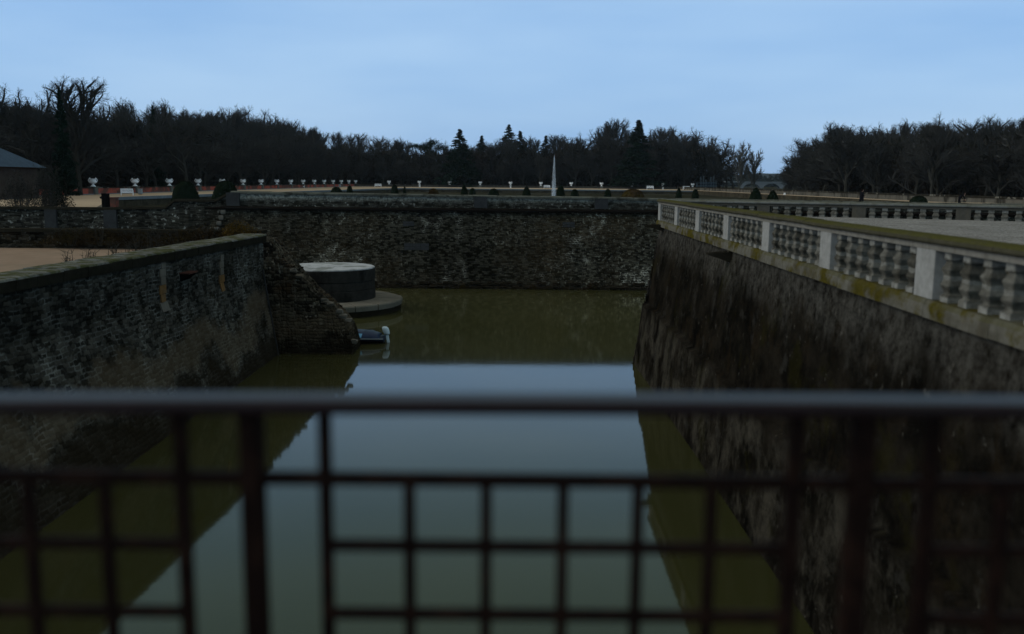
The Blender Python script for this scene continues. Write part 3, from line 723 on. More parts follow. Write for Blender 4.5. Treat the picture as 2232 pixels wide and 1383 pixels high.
# the right-hand garden wall
rg = thing('stone_wall', (62.5, 200, -3.6), 'pale stained garden wall with dark cap on the right by the river', 'wall')
g = MB(); g.box(62.3, 62.9, 72, 352, -3.6, -1.6); g.build('wall_panel', M['stainwall'], rg)
g = MB(); Y = 72
while Y < 352: g.box(62.15, 63.05, Y, Y + 2.9, -1.6, -1.35 + random.uniform(-.02, .02)); Y += 2.93
g.build('coping', M['wallcap'], rg)
# retaining walls of the raised garden paths
rt = thing('retaining_wall', (-45, 190, -3.6), 'retaining wall with pale grey coping under the left garden path', 'wall')
line = [(-48.3, 111), (-50, 115), (-38.7, 271), (-36, 295.9), (58.4, 295.9)]
g = MB(); g2 = MB()
pts_ = [Vector((a, b_, 0)) for a, b_ in line]
for a, b_ in zip(pts_, pts_[1:]):
    d = (b_ - a).normalized(); n = Vector((d.y, -d.x, 0)); L = (b_ - a).length
    mid = (a + b_) / 2 + n * .18
    g.obox((mid.x, mid.y), d, L / 2, .12, -3.7, -2.75); mid = (a + b_) / 2 + n * .2
    g2.obox((mid.x, mid.y), d, L / 2, .22, -2.75, -2.37)
g.build('wall_face', M['retain'], rt); g2.build('coping', M['bluecope'], rt)
rt2 = thing('retaining_wall', (58.3, 200, -3.6), 'stained stone retaining wall under the right garden path', 'wall')
g = MB(); g.box(58.1, 58.45, 120, 295.6, -3.7, -2.39); g.build('wall_face', M['retain'], rt2)

# gate posts at the left path
P = atY(231, 449, 76); gp = thing('gate_post', (P.x, P.y, -2.4), 'black square gate post with a round latch at the end of the pale path', 'post')
g = MB(); g.box(P.x - .24, P.x + .24, P.y - .24, P.y + .24, -3.6, -1.28); g.build('post_shaft', M['black'], gp)
g = MB(); g.lathe([(.02, -.1), (.15, -.08), (.17, 0), (.15, .08), (.02, .1)], (P.x - .30, P.y, -1.62), 12); g.build('latch', M['black'], gp)
P = atY(247, 447, 80); g = MB(); g.box(P.x - .3, P.x + .35, P.y - .3, P.y + .3, -3.6, -1.75); g.box(P.x - .36, P.x + .41, P.y - .36, P.y + .36, -1.75, -1.66)
g.build('brick_pier', M['brick']); tag(bpy.data.objects['brick_pier'], 'short red brick pier right beside the black gate post', 'pier')

# benches
def make_bench(label):
    b_ = thing('bench', (0, 0, 0), label, 'bench', 'white garden benches')
    g = MB()
    for i in range(5): g.box(-.8, .8, -.28 + i * .11, -.19 + i * .11, .42, .46)
    g.box(-.78, .78, -.29, -.25, .34, .42); g.build('seat', M['whitepaint'], b_, local=True)
    g = MB(); g.box(-.8, .8, .26, .31, .84, .93); g.box(-.8, .8, .26, .30, .50, .56)
    for i in range(15): x = -.75 + i * .107; g.box(x - .03, x + .03, .27, .29, .56, .84)
    g.build('backrest', M['whitepaint'], b_, local=True)
    for sx in (-1, 1):
        g = MB(); g.box(sx * .77 - .035, sx * .77 + .035, -.30, -.23, 0, .66); g.build('leg', M['whitepaint'], b_, local=True)
        g = MB(); g.box(sx * .77 - .035, sx * .77 + .035, .24, .31, 0, .93); g.build('leg', M['whitepaint'], b_, local=True)
        g = MB(); g.box(sx * .77 - .04, sx * .77 + .04, -.34, .24, .66, .71); g.build('armrest', M['whitepaint'], b_, local=True)
    return b_
b0 = make_bench('white slatted bench in front of the brick wall between the first two urns')
P = on(277, 422.5, -2.4); b0.location = (-55.8, P.y * 1.03 - 1, -2.4); 
pb = atY(277, 422, 128); b0.location = (pb.x, 128, -2.4); b0.rotation_euler = (0, 0, radians(28))
for x, y, Y, rz, sc, lab in ((657, 409.5, 265, 60, 1.25, 'white bench seen side-on below the left row of urns, far along the brick wall'),
                         (824, 411, 318, 5, 1.5, 'white bench with bluish underside left of the first far urn'),
                         (1192, 411, 330, 0, 1.5, 'white bench just left of the fountain jet'),
                         (1417, 415, 330, 0, 1.6, 'white bench between the far urns right of the jet'),
                         (1496, 413, 335, 0, 1.6, 'faint grey white bench beside the last far urn')):
    b_ = copy_tree(b0); b_['label'] = lab; P = atY(x, y, Y); b_.location = (P.x, Y, -2.4); b_.rotation_euler = (0, 0, radians(rz)); b_.scale = (sc * .93, sc * .93, sc * .85)
# litter bins
bn0 = None
for x, y, Y, sc, lab in ((306, 420, 137, 1, 'pale grey bin beside the second urn pier on the left'), (535, 410.5, 214, 1.1, 'pale grey bin below the sixth urn of the brick wall'), (741, 410, 300, 1.2, 'pale bin near the far end of the brick wall')):
    P = atY(x, y, Y)
    if bn0 is None:
        bn0 = thing('litter_bin', (0, 0, 0), lab, 'bin', 'pale bins along the garden path')
        g = MB(); g.box(-.26, .26, -.24, .24, .08, .78); g.build('bin_body', M['bin'], bn0, local=True, bevel=.02)
        g = MB(); g.box(-.3, .3, -.28, .28, .78, .84); g.build('bin_lid', M['bin'], bn0, local=True)
        g = MB(); g.box(-.2, .2, -.2, .2, 0, .08); g.build('bin_foot', M['black'], bn0, local=True); q = bn0
    else: q = copy_tree(bn0); q['label'] = lab
    q.location = (P.x, Y, -2.4); q.scale = (sc, sc, sc)
# white pedestals in front of the far wall
for x, lab in ((915, 'white stone pedestal below the second far urn'), (1113, 'white stone pedestal below the fifth far urn'), (1445, 'white stone pedestal below the tenth far urn'), (1711, 'small white stone post by the right garden wall')):
    Y = 346 if x < 1700 else 205
    P = atY(x, 410, Y); z0 = -2.4
    g = MB(); k = .8 if x < 1700 else .45
    g.box(P.x - .38 * k, P.x + .38 * k, Y - .3, Y + .3, z0, z0 + .12); g.box(P.x - .28 * k, P.x + .28 * k, Y - .25, Y + .25, z0 + .12, z0 + .8 * k); g.box(P.x - .36 * k, P.x + .36 * k, Y - .3, Y + .3, z0 + .8 * k, z0 + .95 * k)
    tag(g.build('stone_pedestal', M['white']), lab, 'pedestal')

# fountain jet
P = atY(1207, 425, 185); ft = thing('fountain', (P.x, 185, -3.6), 'tall thin white water jet rising in the middle of the garden', 'fountain')
ztop = atY(1207, 336, 185).z
g = MB(); g.lathe([(2.6, 0), (2.7, .35), (2.5, .45), (2.3, .4), (2.2, .1)], (P.x, 185, -3.6), 32); g.build('basin', M['bluecope'], ft)
for k, r in ((0, 1), (1, .68), (2, .38)):
    g = MB(); n = 14; sec = []
    for i in range(n + 1):
        t = i / n; rad = (.50 * (1 - t) ** .8 + .05) * r; wob = .02 * sin(i * 2.3 + k)
        sec.append([(P.x + wob + rad * cos(a), 185 + rad * sin(a), lerp(-3.3, ztop - .15 * k, t)) for a in [2 * pi * j / 12 for j in range(12)]])
    g.loft(sec); g.build('water_jet', M['spray'], ft, smooth=True)

# scaffold & barrier
P0 = atY(1517, 410, 345); P1 = atY(1562, 410, 345)
sc_ = thing('scaffold', (P0.x, 345, -2.4), 'steel scaffold tower frame with blue sheeting at the far garden corner', 'scaffold')
zt = lambda y: atY(1540, y, 345).z
for x, y in ((1520, 401), (1528, 386), (1534, 384), (1539, 392), (1550, 386), (1556, 384), (1561, 393)):
    X = atY(x, 400, 345).x; g = MB(); 
    for dy in (0, 1.5): g.tube((X, 345 + dy, -2.4), (X, 345 + dy, zt(y)), .07, .07, 5)
    g.build('standard', M['steel'], sc_)
for y in (407, 401, 398, 405):
    g = MB(); 
    for dy in (0, 1.5): g.tube((P0.x, 345 + dy, zt(y)), (P1.x, 345 + dy, zt(y)), .06, .06, 5)
    g.build('ledger', M['steel'], sc_)
g = MB(); g.box(P0.x + 1.5, P1.x - .3, 345.7, 345.8, -2.2, zt(397)); g.build('sheet', M['net'], sc_)
g = MB(); a = atY(1553, 412, 305).x; b_ = atY(1571, 412, 305).x
for i in range(7):
    x = lerp(a, b_, i / 6); g.box(x - .06, x + .06, 304.9, 305.1, -2.4, -1.45)
g.box(a, b_, 304.97, 305.03, -2.0, -1.5); g.box(a, b_, 304.96, 305.04, -2.35, -2.15)
tag(g.build('safety_barrier', M['redmesh']), 'low red mesh safety barrier next to the scaffold', 'barrier')

# lodge at the left edge
P = atY(103, 366, 106.75)
lg = thing('lodge', (P.x - 6, 100, -2.4), 'small lodge with blue grey slate roof at the left edge', 'building')
x1 = P.x - .75; x0 = x1 - 11
g = MB(); g.box(x0, x1, 96, 106, -3.6, P.z); g.build('wall', M['lodge'], lg)
g = MB(); ex = .75; z0 = P.z - .02; g.add([(x0 - ex, 96 - ex, z0), (x1 + ex, 96 - ex, z0), (x1 + ex, 106 + ex, z0), (x0 - ex, 106 + ex, z0), (x0 + 4.6, 101, z0 + 3.4), (x1 - 4.6, 101, z0 + 3.4)],
                              [(0, 1, 5, 4), (1, 2, 5), (2, 3, 4, 5), (3, 0, 4), (0, 3, 2, 1)]); g.build('roof', M['slate'], lg)
for xx in (x0 + 2.5, x0 + 6):
    g = MB(); g.box(xx, xx + 1.1, 95.95, 96.02, -1.2, .1); w_ = g.build('window', M['glass'], lg)
    g = MB(); g.box(xx - .1, xx + 1.2, 95.92, 95.99, .1, .2); g.box(xx - .1, xx + 1.2, 95.92, 95.99, -1.3, -1.2); g.box(xx - .1, xx, 95.92, 95.99, -1.2, .1); g.box(xx + 1.1, xx + 1.2, 95.92, 95.99, -1.2, .1); g.build('window_frame', M['whitepaint'], w_)

# ------------------------------------------------------------------ topiary and shrubs
def dome(name, P, r, h, label, cat, group=None, mat='yew', cone=.0, seed=0, zb=-3.6):
    rr = random.Random(seed + 100); t = thing(name, (P[0], P[1], zb), label, cat, group)
    g = MB(); n = 20; sec = []
    H = h
    for k in range(11):
        a = k / 10; rad = r * (cos(a * pi / 2) ** (.62 + cone)); 
        if k == 0: rad = r * .93
        sec.append([(P[0] + rad * cos(q) * (1 + rr.uniform(-.05, .05)), P[1] + rad * sin(q) * (1 + rr.uniform(-.05, .05)), zb + H * (sin(a * pi / 2) * (1 + rr.uniform(-.02, .02)))) for q in [2 * pi * j / n for j in range(n)]])
    g.loft(sec)
    for i in range(int(260 + 240 * r)):
        a = rr.random(); q = rr.uniform(0, 2 * pi); rad = r * (cos(a * pi / 2) ** (.62 + cone)) * 1.01
        s = .05 + .02 * r; g.leaf((P[0] + rad * cos(q), P[1] + rad * sin(q), zb + H * sin(a * pi / 2)), s * 2.4, s, rr)
    g.build('crown', M[mat], t)
    g = MB(); g.tube((P[0], P[1], zb - .1), (P[0], P[1], zb + .4), .09, .08, 6); g.build('trunk', M['bark'], t)
    return t
tops = [ # x centre, y top, width px, distance, label
    (403, 396.5, 66, 78, 'large dark clipped yew dome, left of the two big ones'),
    (491, 395.5, 66, 80, 'large dark clipped yew dome half hidden by the end of the stepped wall'),
    (733, 408.5, 36, 100, 'wide low dark bush behind the far parapet, left one of a pair'),
    (762, 405.5, 18, 110, 'small round dark bush right of the wide low bush'),
    (860, 403.5, 21, 120, 'dark round bush just right of the first far urn'),
    (882, 408, 9, 150, 'tiny dark bush beside the dark round bush'),
    (945, 412, 34, 100, 'low wide brown green bush below the second and third far urns'),
    (1012, 406.5, 19, 120, 'round dark bush under the right side of the tallest cone fir'),
    (1030, 411, 20, 110, 'low dark bush touching the round dark bush below the cone fir'),
    (1076, 412, 32, 100, 'low flat dark bush below the fourth far urn'),
    (1148, 407, 25, 120, 'dark clipped cone bush left of the jet'),
    (1222, 405.5, 23, 120, 'dark bush touching the right side of the jet'),
    (1253, 413.5, 24, 110, 'low dark mound right of the jet'),
    (1325, 413, 20, 110, 'faint dark round bush below the eighth far urn'),
    (1480, 411, 20, 110, 'dark pointed clipped bush left of the scaffold'),
    (1516, 413.5, 20, 100, 'greyish round bush right of the pointed clipped bush'),
    (1648, 410.5, 38, 90, 'large dark clipped cone bush behind the far balustrade'),
    (1685, 416, 36, 90, 'lower dark clipped mound right of the large cone bush'),
    (2003, 428, 38, 100, 'low dark hedge bush before the pale stained wall'),
    (1380, 413, 60, 120, 'long low olive green bush below the ninth far urn')]
for i, (x, y, w, Y, lab) in enumerate(tops):
    P = atY(x, y, Y); r = w / 2 / F_PX * Y; zb = -3.6
    if x == 2003: zb = -2.2
    dome('topiary_bush', (P.x, Y), r, P.z - zb, lab, 'bush', 'clipped bushes in the garden', 'yew' if x not in (945, 1380) else 'ivy', cone=.5 if x in (1148, 1480, 1648, 1685) else .1, seed=i, zb=zb)

def tuft(name, cx, cy, z0, rx_, ry_, h, n, mat, label, cat, seed, size=.08, group=None, stems=10, stemmat='bark'):
    rr = random.Random(seed); t = thing(name, (cx, cy, z0), label, cat, group)
    g = MB()
    for i in range(n):
        a = rr.uniform(0, 2 * pi); q = sqrt(rr.random()); z = rr.random() ** .8
        k = (1 - .5 * z ** 2) * (1 + .25 * sin(a * 3 + seed) + .15 * sin(a * 7 + seed * 2))
        g.leaf((cx + rx_ * q * cos(a) * k, cy + ry_ * q * sin(a) * k, z0 + h * z * (1 - .35 * q * q) * (1 + .2 * sin(a * 5))), size * rr.uniform(.7, 1.6), size * .6, rr)
    g.build('foliage', M[mat], t)
    g = MB()
    for i in range(stems):
        a = rr.uniform(0, 2 * pi); q = rr.random() * .8; p = Vector((cx + rx_ * .3 * q * cos(a), cy + ry_ * .3 * q * sin(a), z0 - .05)); e = Vector((cx + rx_ * q * cos(a), cy + ry_ * q * sin(a), z0 + h * rr.uniform(.7, 1.15)))
        mdl = (p + e) / 2 + Vector((rr.uniform(-.1, .1), rr.uniform(-.1, .1), .1)) * h
        g.tube(p, mdl, .016, .011, 4); g.tube(mdl, e, .011, .004, 4)
        for k in range(4):
            u = rr.uniform(.2, 1); s = mdl.lerp(e, u); g.tube(s, s + Vector((rr.uniform(-.3, .3), rr.uniform(-.3, .3), rr.uniform(.0, .3))) * h * .5, .008, .003, 3)
    g.build('stems', M[stemmat], t)
    return t
# bushes by the lodge
P = atY(122, 415, 76); tuft('evergreen_shrub', P.x, 76, -3.6, 1.3, 1.0, atY(122, 392, 76).z + 3.6, 5200, 'yew', 'dark round evergreen shrub beside the pale path', 'shrub', 31, .12)
P = atY(97, 380, 74.5); tuft('leafless_shrub', P.x, 74.5, -3.6, 1.5, 1.0, atY(100, 372, 74.5).z + 3.6, 3000, 'twig', 'brown leafless shrub below the slate roof at the left edge', 'shrub', 32, .11, stems=60)
P = atY(40, 400, 74.6); tuft('leafless_shrub', P.x, 74.6, -3.6, 2.2, 1.2, atY(40, 385, 74.6).z + 3.6, 3500, 'twig', 'wide brown bush in front of the lodge wall', 'shrub', 36, .11, stems=60)
g = MB(); a = atY(146, 436, 100); 
# creepers over the low wall
for i, (x, yb, yt, w, mat, lab) in enumerate(((150, 530, 503, 1.6, 'ivy', 'dry brown creeper hanging on the low wall above the sand'), (215, 530, 500, 2.2, 'ivy', 'dense reddish brown creeper left on the low wall'),
        (300, 533, 508, 1.5, 'ivy', 'olive creeper on the low wall over the bare twigs'), (385, 533, 505, 1.9, 'ivy', 'sparse brown creeper near the right end of the low wall'),
        (448, 520, 496, 1.4, 'ivy', 'brown creeper patch behind the mossy coping'), (518, 512, 487, 1.0, 'orange', 'orange leaved bush at the far end of the mossy coping'))):
    P = atY(x, yb, 43.6); Pt = atY(x, yt, 43.6)
    tuft('creeper', P.x, 43.75, P.z - .1, w, .35, Pt.z - P.z + .15, 900 if mat == 'ivy' else 1400, mat, lab, 'creeper', 40 + i, .075, 'dry creepers on the low wall' if mat == 'ivy' else None, stems=14)
for i, (x, yb, yt, w, Y, lab) in enumerate(((300, 560, 522, .55, 31, 'thin bare twiggy plant with orange leaves rising above the mossy coping'), (170, 582, 556, .3, 26.5, 'few bare twigs above the left coping'), (205, 578, 548, .35, 27.5, 'small bare twiggy plant above the left coping'), (335, 552, 512, .6, 32.5, 'largest leafy twig plant above the mossy coping'), (255, 568, 540, .4, 29.5, 'small olive leaved twig plant above the left coping'))):
    P = atY(x, yb, Y); Pt = atY(x, yt, Y); X = lx(Y) - 1.4; 
    sx = Y
    Yy = P.y; Xx = min(P.x, lx(Yy) - 1.25)
    tuft('twiggy_plant', Xx, Yy, -3.4, w, .3, Pt.z + 3.4, 40 + i * 10, 'orange' if i in (0, 3) else 'ivy', lab, 'plant', 60 + i, .05, 'bare plants along the coping', stems=12)
for i, x in enumerate((620, 700, 1010, 1160, 1290)):
    P = atY(x, 628, 65.5); tuft('wall_plant', P.x, 65.4, WZ - .02, .35, .15, .4, 260, 'ivy', ('small dark plant at the waterline of the far wall, %s from the left' % ORD[i]), 'plant', 80 + i, .06, 'plants at the foot of the far wall', stems=3)

# ------------------------------------------------------------------ trees
def grow(segs, p, d, L, r, lev, rr, P):
    n = P['n'][lev]; step = L / n; pts = [(p.copy(), r)]
    for i in range(n):
        d = (d + Vector((rr.gauss(0, 1), rr.gauss(0, 1), rr.gauss(0, 1))) * P['w'][lev] + Vector((0, 0, P['up'][lev]))).normalized()
        q = p + d * step; r1 = r * (1 - (1 - P['tp'][lev]) / n)
        segs.append((lev, p, q, r, r1)); p = q; r = r1; pts.append((p.copy(), r))
    if lev + 1 < len(P['n']):
        kn = P['k'][lev]
        for j in range(kn):
            t = lerp(P['s'][lev], 1, (j + rr.random()) / kn) * n; i = min(int(t), n - 1); u = t - i
            bp = pts[i][0].lerp(pts[i + 1][0], u); br = lerp(pts[i][1], pts[i + 1][1], u)
            dirn = (pts[i + 1][0] - pts[i][0]).normalized(); o = dirn.orthogonal().normalized(); o.rotate(Matrix.Rotation(rr.uniform(0, 2 * pi), 3, dirn))
            a = radians(rr.uniform(*P['a'][lev])); nd = dirn * cos(a) + o * sin(a)
            grow(segs, bp, nd, L * rr.uniform(*P['l'][lev]) * (1.15 - .45 * t / n), max(br * P['r'][lev], .012), lev + 1, rr, P)
KINDS = {
 'oak': dict(n=(5, 5, 4, 3, 2), w=(.07, .13, .2, .24, .3), up=(.05, .10, .06, .03, .02), tp=(.45, .14, .3, .4, .4), k=(9, 7, 7, 7), s=(.34, .25, .2, .15), a=((35, 62), (30, 60), (30, 65), (30, 65)), l=((.55, .74), (.46, .66), (.46, .66), (.5, .75)), r=(.48, .5, .5, .55), H=.62),
 'ash': dict(n=(7, 5, 4, 3, 2), w=(.04, .11, .15, .2, .3), up=(.05, .14, .10, .06, .04), tp=(.16, .14, .3, .4, .4), k=(13, 7, 7, 6), s=(.28, .25, .2, .15), a=((25, 48), (25, 48), (25, 55), (25, 55)), l=((.40, .56), (.44, .62), (.46, .66), (.55, .75)), r=(.40, .5, .5, .55), H=.80),
 'poplar': dict(n=(8, 5, 3, 2, 2), w=(.03, .07, .12, .2, .3), up=(.06, .10, .10, .06, .04), tp=(.25, .3, .3, .4, .4), k=(20, 9, 6, 4), R=.013, s=(.15, .2, .2, .15), a=((28, 46), (20, 42), (25, 50), (25, 55)), l=((.34, .52), (.40, .58), (.42, .62), (.5, .7)), r=(.34, .5, .5, .55), H=.86)}
def bare_proto(kind, seed, tm, cm):
    rr = random.Random(seed); P = KINDS[kind]; segs = []
    grow(segs, Vector((0, 0, -.02)), Vector((0, 0, 1)), P['H'], P.get('R', .022), 0, rr, P)
    zmax = max(max(s[1].z, s[2].z) for s in segs); k = 1 / zmax
    a = MB(); b_ = MB()
    for lev, p, q, r0, r1 in segs:
        if lev <= 1: a.tube(p * k, q * k, r0 * k, r1 * k, 6 if lev == 0 else 5)
        elif lev == 2: b_.tube(p * k, q * k, max(r0, .0018) * k, max(r1, .0016) * k, 3)
        else: b_.tube(p * k, q * k, .0013 * k if lev == 3 else .0010 * k, .0006 * k, 3)
    def mesh(mb, nm, mt):
        me = bpy.data.meshes.new(nm); me.from_pydata([tuple(v) for v in mb.v], [], mb.f); me.materials.append(mt); return me
    return mesh(a, 'trunk', tm), mesh(b_, 'crown', cm)
protos = {'oak': [bare_proto('oak', s, M['bark'], M['twig']) for s in (1, 2, 3)], 'ash': [bare_proto('ash', s, M['bark'], M['twig']) for s in (5, 6)],
          'poplar': [bare_proto('poplar', s, M['barkpale'], M['twigpale']) for s in (8, 9)]}
def fir_proto(seed, slim=.2, dens=9500):
    rr = random.Random(seed); a = MB(); a.tube((0, 0, -.02), (0, 0, .97), .014, .002, 6); b_ = MB()
    for i in range(150):
        z = .12 + .88 * (i / 150); R = slim * (1.015 - z) ** .95 * rr.uniform(.82, 1.12); q = rr.uniform(0, 2 * pi)
        tip = Vector((R * cos(q), R * sin(q), z - R * .28)); s = Vector((0, 0, z)); b_.tube(s, tip, .0022, .0008, 3)
        for k in range(int(dens / 150)):
            u = rr.random() ** .7; p = s.lerp(tip, u) + Vector((rr.gauss(0, 1), rr.gauss(0, 1), rr.gauss(0, .6))) * (.004 + .085 * R)
            b_.leaf(p, .014 + .09 * R, .008 + .035 * R, rr)
    def mesh(mb, nm, mt):
        me = bpy.data.meshes.new(nm); me.from_pydata([tuple(v) for v in mb.v], [], mb.f); me.materials.append(mt); return me
    return mesh(a, 'trunk', M['bark']), mesh(b_, 'crown', M['fir'])
def pine_proto(seed):
    rr = random.Random(seed); a = MB(); b_ = MB(); a.tube((0, 0, -.02), (.02, 0, .6), .016, .012, 6)
    for i in range(9):
        q = rr.uniform(0, 2 * pi); R = rr.uniform(.05, .26); c = Vector((R * cos(q), R * sin(q), rr.uniform(.74, .94) - R * .4)); a.tube((.02, 0, .58), c, .008, .004, 5)
        for k in range(420):
            b_.leaf(c + Vector((rr.gauss(0, .055), rr.gauss(0, .055), rr.gauss(0, .025))), .022, .011, rr)
    def mesh(mb, nm, mt):
        me = bpy.data.meshes.new(nm); me.from_pydata([tuple(v) for v in mb.v], [], mb.f); me.materials.append(mt); return me
    return mesh(a, 'trunk', M['bark']), mesh(b_, 'crown', M['fir'])
protos['fir'] = [fir_proto(11, .25), fir_proto(12, .18), fir_proto(13, .30, 6200)]
protos['pine'] = [pine_proto(14)]
trr = random.Random(77)
def tree(kind, v, X, Y, zt, label, group=None, wide=1.0, zb=-3.6, name=None):
    tm, cm = protos[kind][v % len(protos[kind])]; H = zt - zb
    t = thing(name or {'oak': 'bare_tree', 'ash': 'bare_tree', 'poplar': 'poplar_tree', 'fir': 'fir_tree', 'pine': 'pine_tree'}[kind], (X, Y, zb), label, 'tree', group)
    t.rotation_euler = (0, 0, trr.uniform(0, 2 * pi)); t.scale = (H * wide, H * wide, H)
    for nm, me in (('trunk', tm), ('crown', cm)):
        o = bpy.data.objects.new(nm, me); COL.objects.link(o); o.parent = t
    return t
SKY = [(-80, 185), (92, 218), (205, 236), (300, 230), (400, 232), (440, 246), (500, 258), (560, 268), (620, 272), (700, 284), (745, 300), (850, 312), (930, 318), (1030, 316), (1100, 306), (1180, 306), (1235, 298), (1290, 284), (1340, 282), (1400, 290), (1460, 284), (1530, 296), (1570, 304), (1600, 330), (1625, 352), (1640, 384),
       (1700, 384), (1712, 358), (1730, 345), (1760, 335), (1785, 312), (1800, 292), (1850, 276), (1900, 280), (1950, 282), (1985, 272), (2040, 262), (2080, 275), (2140, 268), (2300, 250)]
def x_(X, Y): return xpix(Vector((X, Y, 3)))
def skyz(X, Y, off=0):
    x = xpix(Vector((X, Y, 3))); return atY(x, interp(SKY, x) + off, Y).z, x
LG, FG, RG = 'bare trees of the wood behind the brick wall', 'bare trees of the wood behind the far urns', 'bare trees of the wood on the right beyond the stained wall'
LL, FL, RL = 'bare brown winter tree in the dense wood behind the red brick wall', 'bare brown winter tree in the dense wood behind the far row of urns', 'dark bare tree in the hazy wood beyond the stained garden wall'
i = 0
for row, (xo, off) in enumerate(((-67, 55), (-75, 22), (-84, 2), (-97, -4))):
    Y = 108 + row * 4
    while Y < 350:
        X = xo + trr.uniform(-2.5, 2.5); z, x = skyz(X, Y, off - (6 if x_(X, Y) < 480 else 20) + trr.uniform(-9, 8) * (1 if row else 2.2))
        if x < 1240: tree(trr.choice(['oak', 'oak', 'ash']), trr.randrange(9), X, Y, max(z, 4), LL, LG, trr.uniform(.9, 1.15) * (1.25 if z < 12 else 1))
        Y += trr.uniform(7, 11) * (1 + row * .15)
for row, (yo, off) in enumerate(((362, 48), (372, 18), (384, 2), (398, -3))):
    X = -135 + row * 3
    while X < 92:
        Y = yo + trr.uniform(-3, 3); z, x = skyz(X, Y, off - 11 + trr.uniform(-8, 7))
        if 560 < x < 1612: tree(trr.choice(['oak', 'ash', 'ash']), trr.randrange(9), X, Y, z, FL, FG, trr.uniform(.9, 1.2) * (1.3 if z < 11 else 1.0))
        X += trr.uniform(6, 9.5) * (1 + row * .12)
for row, (xo, off) in enumerate(((76, 45), (84, 16), (94, 0), (106, -3))):
    Y = 118 + row * 5
    while Y < 262 + row * 30:
        X = xo + trr.uniform(-2.5, 2.5); z, x = skyz(X, Y, off - 8 + trr.uniform(-8, 8))
        if x > 1712 + row * 3: tree(trr.choice(['oak', 'oak', 'ash']), trr.randrange(9), X, Y, z, RL, RG, trr.uniform(.95, 1.2) * (1.25 if z < 11 else 1), zb=-4.5)
        Y += trr.uniform(7, 11)
def at_tree(kind, v, x, ytop, Y, label, wide=1.0, name=None, grp=None):
    P = atY(x, ytop, Y); return tree(kind, v, P.x, Y, P.z, label, grp, wide, name=name)
at_tree('ash', 0, 160, 160, 128, 'tall spreading bare tree rising above the wood at the far left', 1.15)
at_tree('oak', 3, 60, 178, 124, 'tall bare oak at the left edge beside the tallest spreading one', .8)
at_tree('fir', 1, 128, 192, 122, 'dark narrow fir left of the tallest bare tree at the left', .8)
at_tree('oak', 2, 398, 214, 168, 'gnarled bare tree crowning the middle of the left wood', .85)
at_tree('fir', 1, 332, 230, 178, 'dark narrow fir top poking out of the left wood', .8)
at_tree('pine', 0, 935, 298, 380, 'dark flat topped pine above the wood left of the tall cone fir', 1.0)
at_tree('fir', 0, 1002, 282, 356, 'dark broad cone fir, the most solid tree of the wood', 1.9)
at_tree('fir', 0, 1050, 296, 392, 'small dark fir tip right of the broad cone fir', 1.6)
at_tree('fir', 2, 1109, 272, 395, 'tall loose fir with a jagged top, left of a shorter neighbour', 1.6)
at_tree('fir', 0, 1134, 286, 395, 'shorter pointed fir touching the tall loose one', 1.6)
at_tree('fir', 0, 1190, 296, 400, 'small fir tip above the jet', 1.5)
at_tree('fir', 1, 1393, 262, 352, 'tall dark fir with ragged sides on the right of the wood', 2.4)
at_tree('ash', 0, 1345, 254, 385, 'tall fine bare tree left of the ragged dark fir', .95)
at_tree('poplar', 0, 1617, 304, 330, 'pale slender leafless poplar at the right end of the wood', .95)
at_tree('poplar', 1, 1648, 322, 335, 'smaller pale leafless tree beside the poplar leaning toward the gap', .95)
at_tree('ash', 1, 2045, 242, 150, 'tallest bare tree of the right wood', .9)
at_tree('oak', 0, 1855, 262, 195, 'broad bare crown at the left shoulder of the right wood', 1.0)
# woodland undergrowth
def wood(name, region, n, seed, L=1.6, W=.16):
    rr = random.Random(seed); g = MB()
    for i in range(n):
        X, Y, h = region(rr); z = -3.7 + (h + 3.7) * rr.random() ** 1.05
        d = Vector((rr.gauss(0, .5), rr.gauss(0, .5), rr.gauss(.5, .8))).normalized(); e = d.orthogonal().normalized(); e.rotate(Matrix.Rotation(rr.uniform(0, pi), 3, d))
        l = L * rr.uniform(.6, 1.4); w = W * rr.uniform(.6, 1.5); p = Vector((X, Y, z))
        g.add([p - e * w, p + e * w, p + e * w * .6 + d * l, p - e * w * .6 + d * l], [(0, 1, 2, 3)])
    return tag(g.build(name, M['under']), kind='stuff')
def regL(rr):
    Y = 104 + (360 - 104) * rr.random() ** 1.0; X = rr.uniform(-98, -70); z, x = skyz(X, Y, 0); return X, Y, z * (.66 + .06 * sin(Y * .3) + .05 * sin(X))
def regF(rr):
    X = rr.uniform(-100, 84); Y = rr.uniform(366, 400); z, x = skyz(X, Y, 0)
    if x > 1600: z = 4
    return X, Y, z * (.66 + .07 * sin(X * .35))
def regR(rr):
    Y = rr.uniform(112, 300); X = rr.uniform(80, 104) + max(0, (Y - 255) * .25); z, x = skyz(X, Y, 0); return X, Y, max(z, 3) * (.70 + .07 * sin(Y * .25))
wood('undergrowth_left', regL, 42000, 1); wood('undergrowth_far', regF, 42000, 2, 1.9, .2); wood('undergrowth_right', regR, 34000, 3)
for nm, lab in (('undergrowth_left', 'dense brown undergrowth filling the wood behind the brick wall'), ('undergrowth_far', 'dense brown undergrowth filling the wood behind the far urns'), ('undergrowth_right', 'dense dark undergrowth filling the wood on the right')):
    tag(bpy.data.objects[nm], lab, 'undergrowth'); bpy.data.objects[nm].name = 'undergrowth'

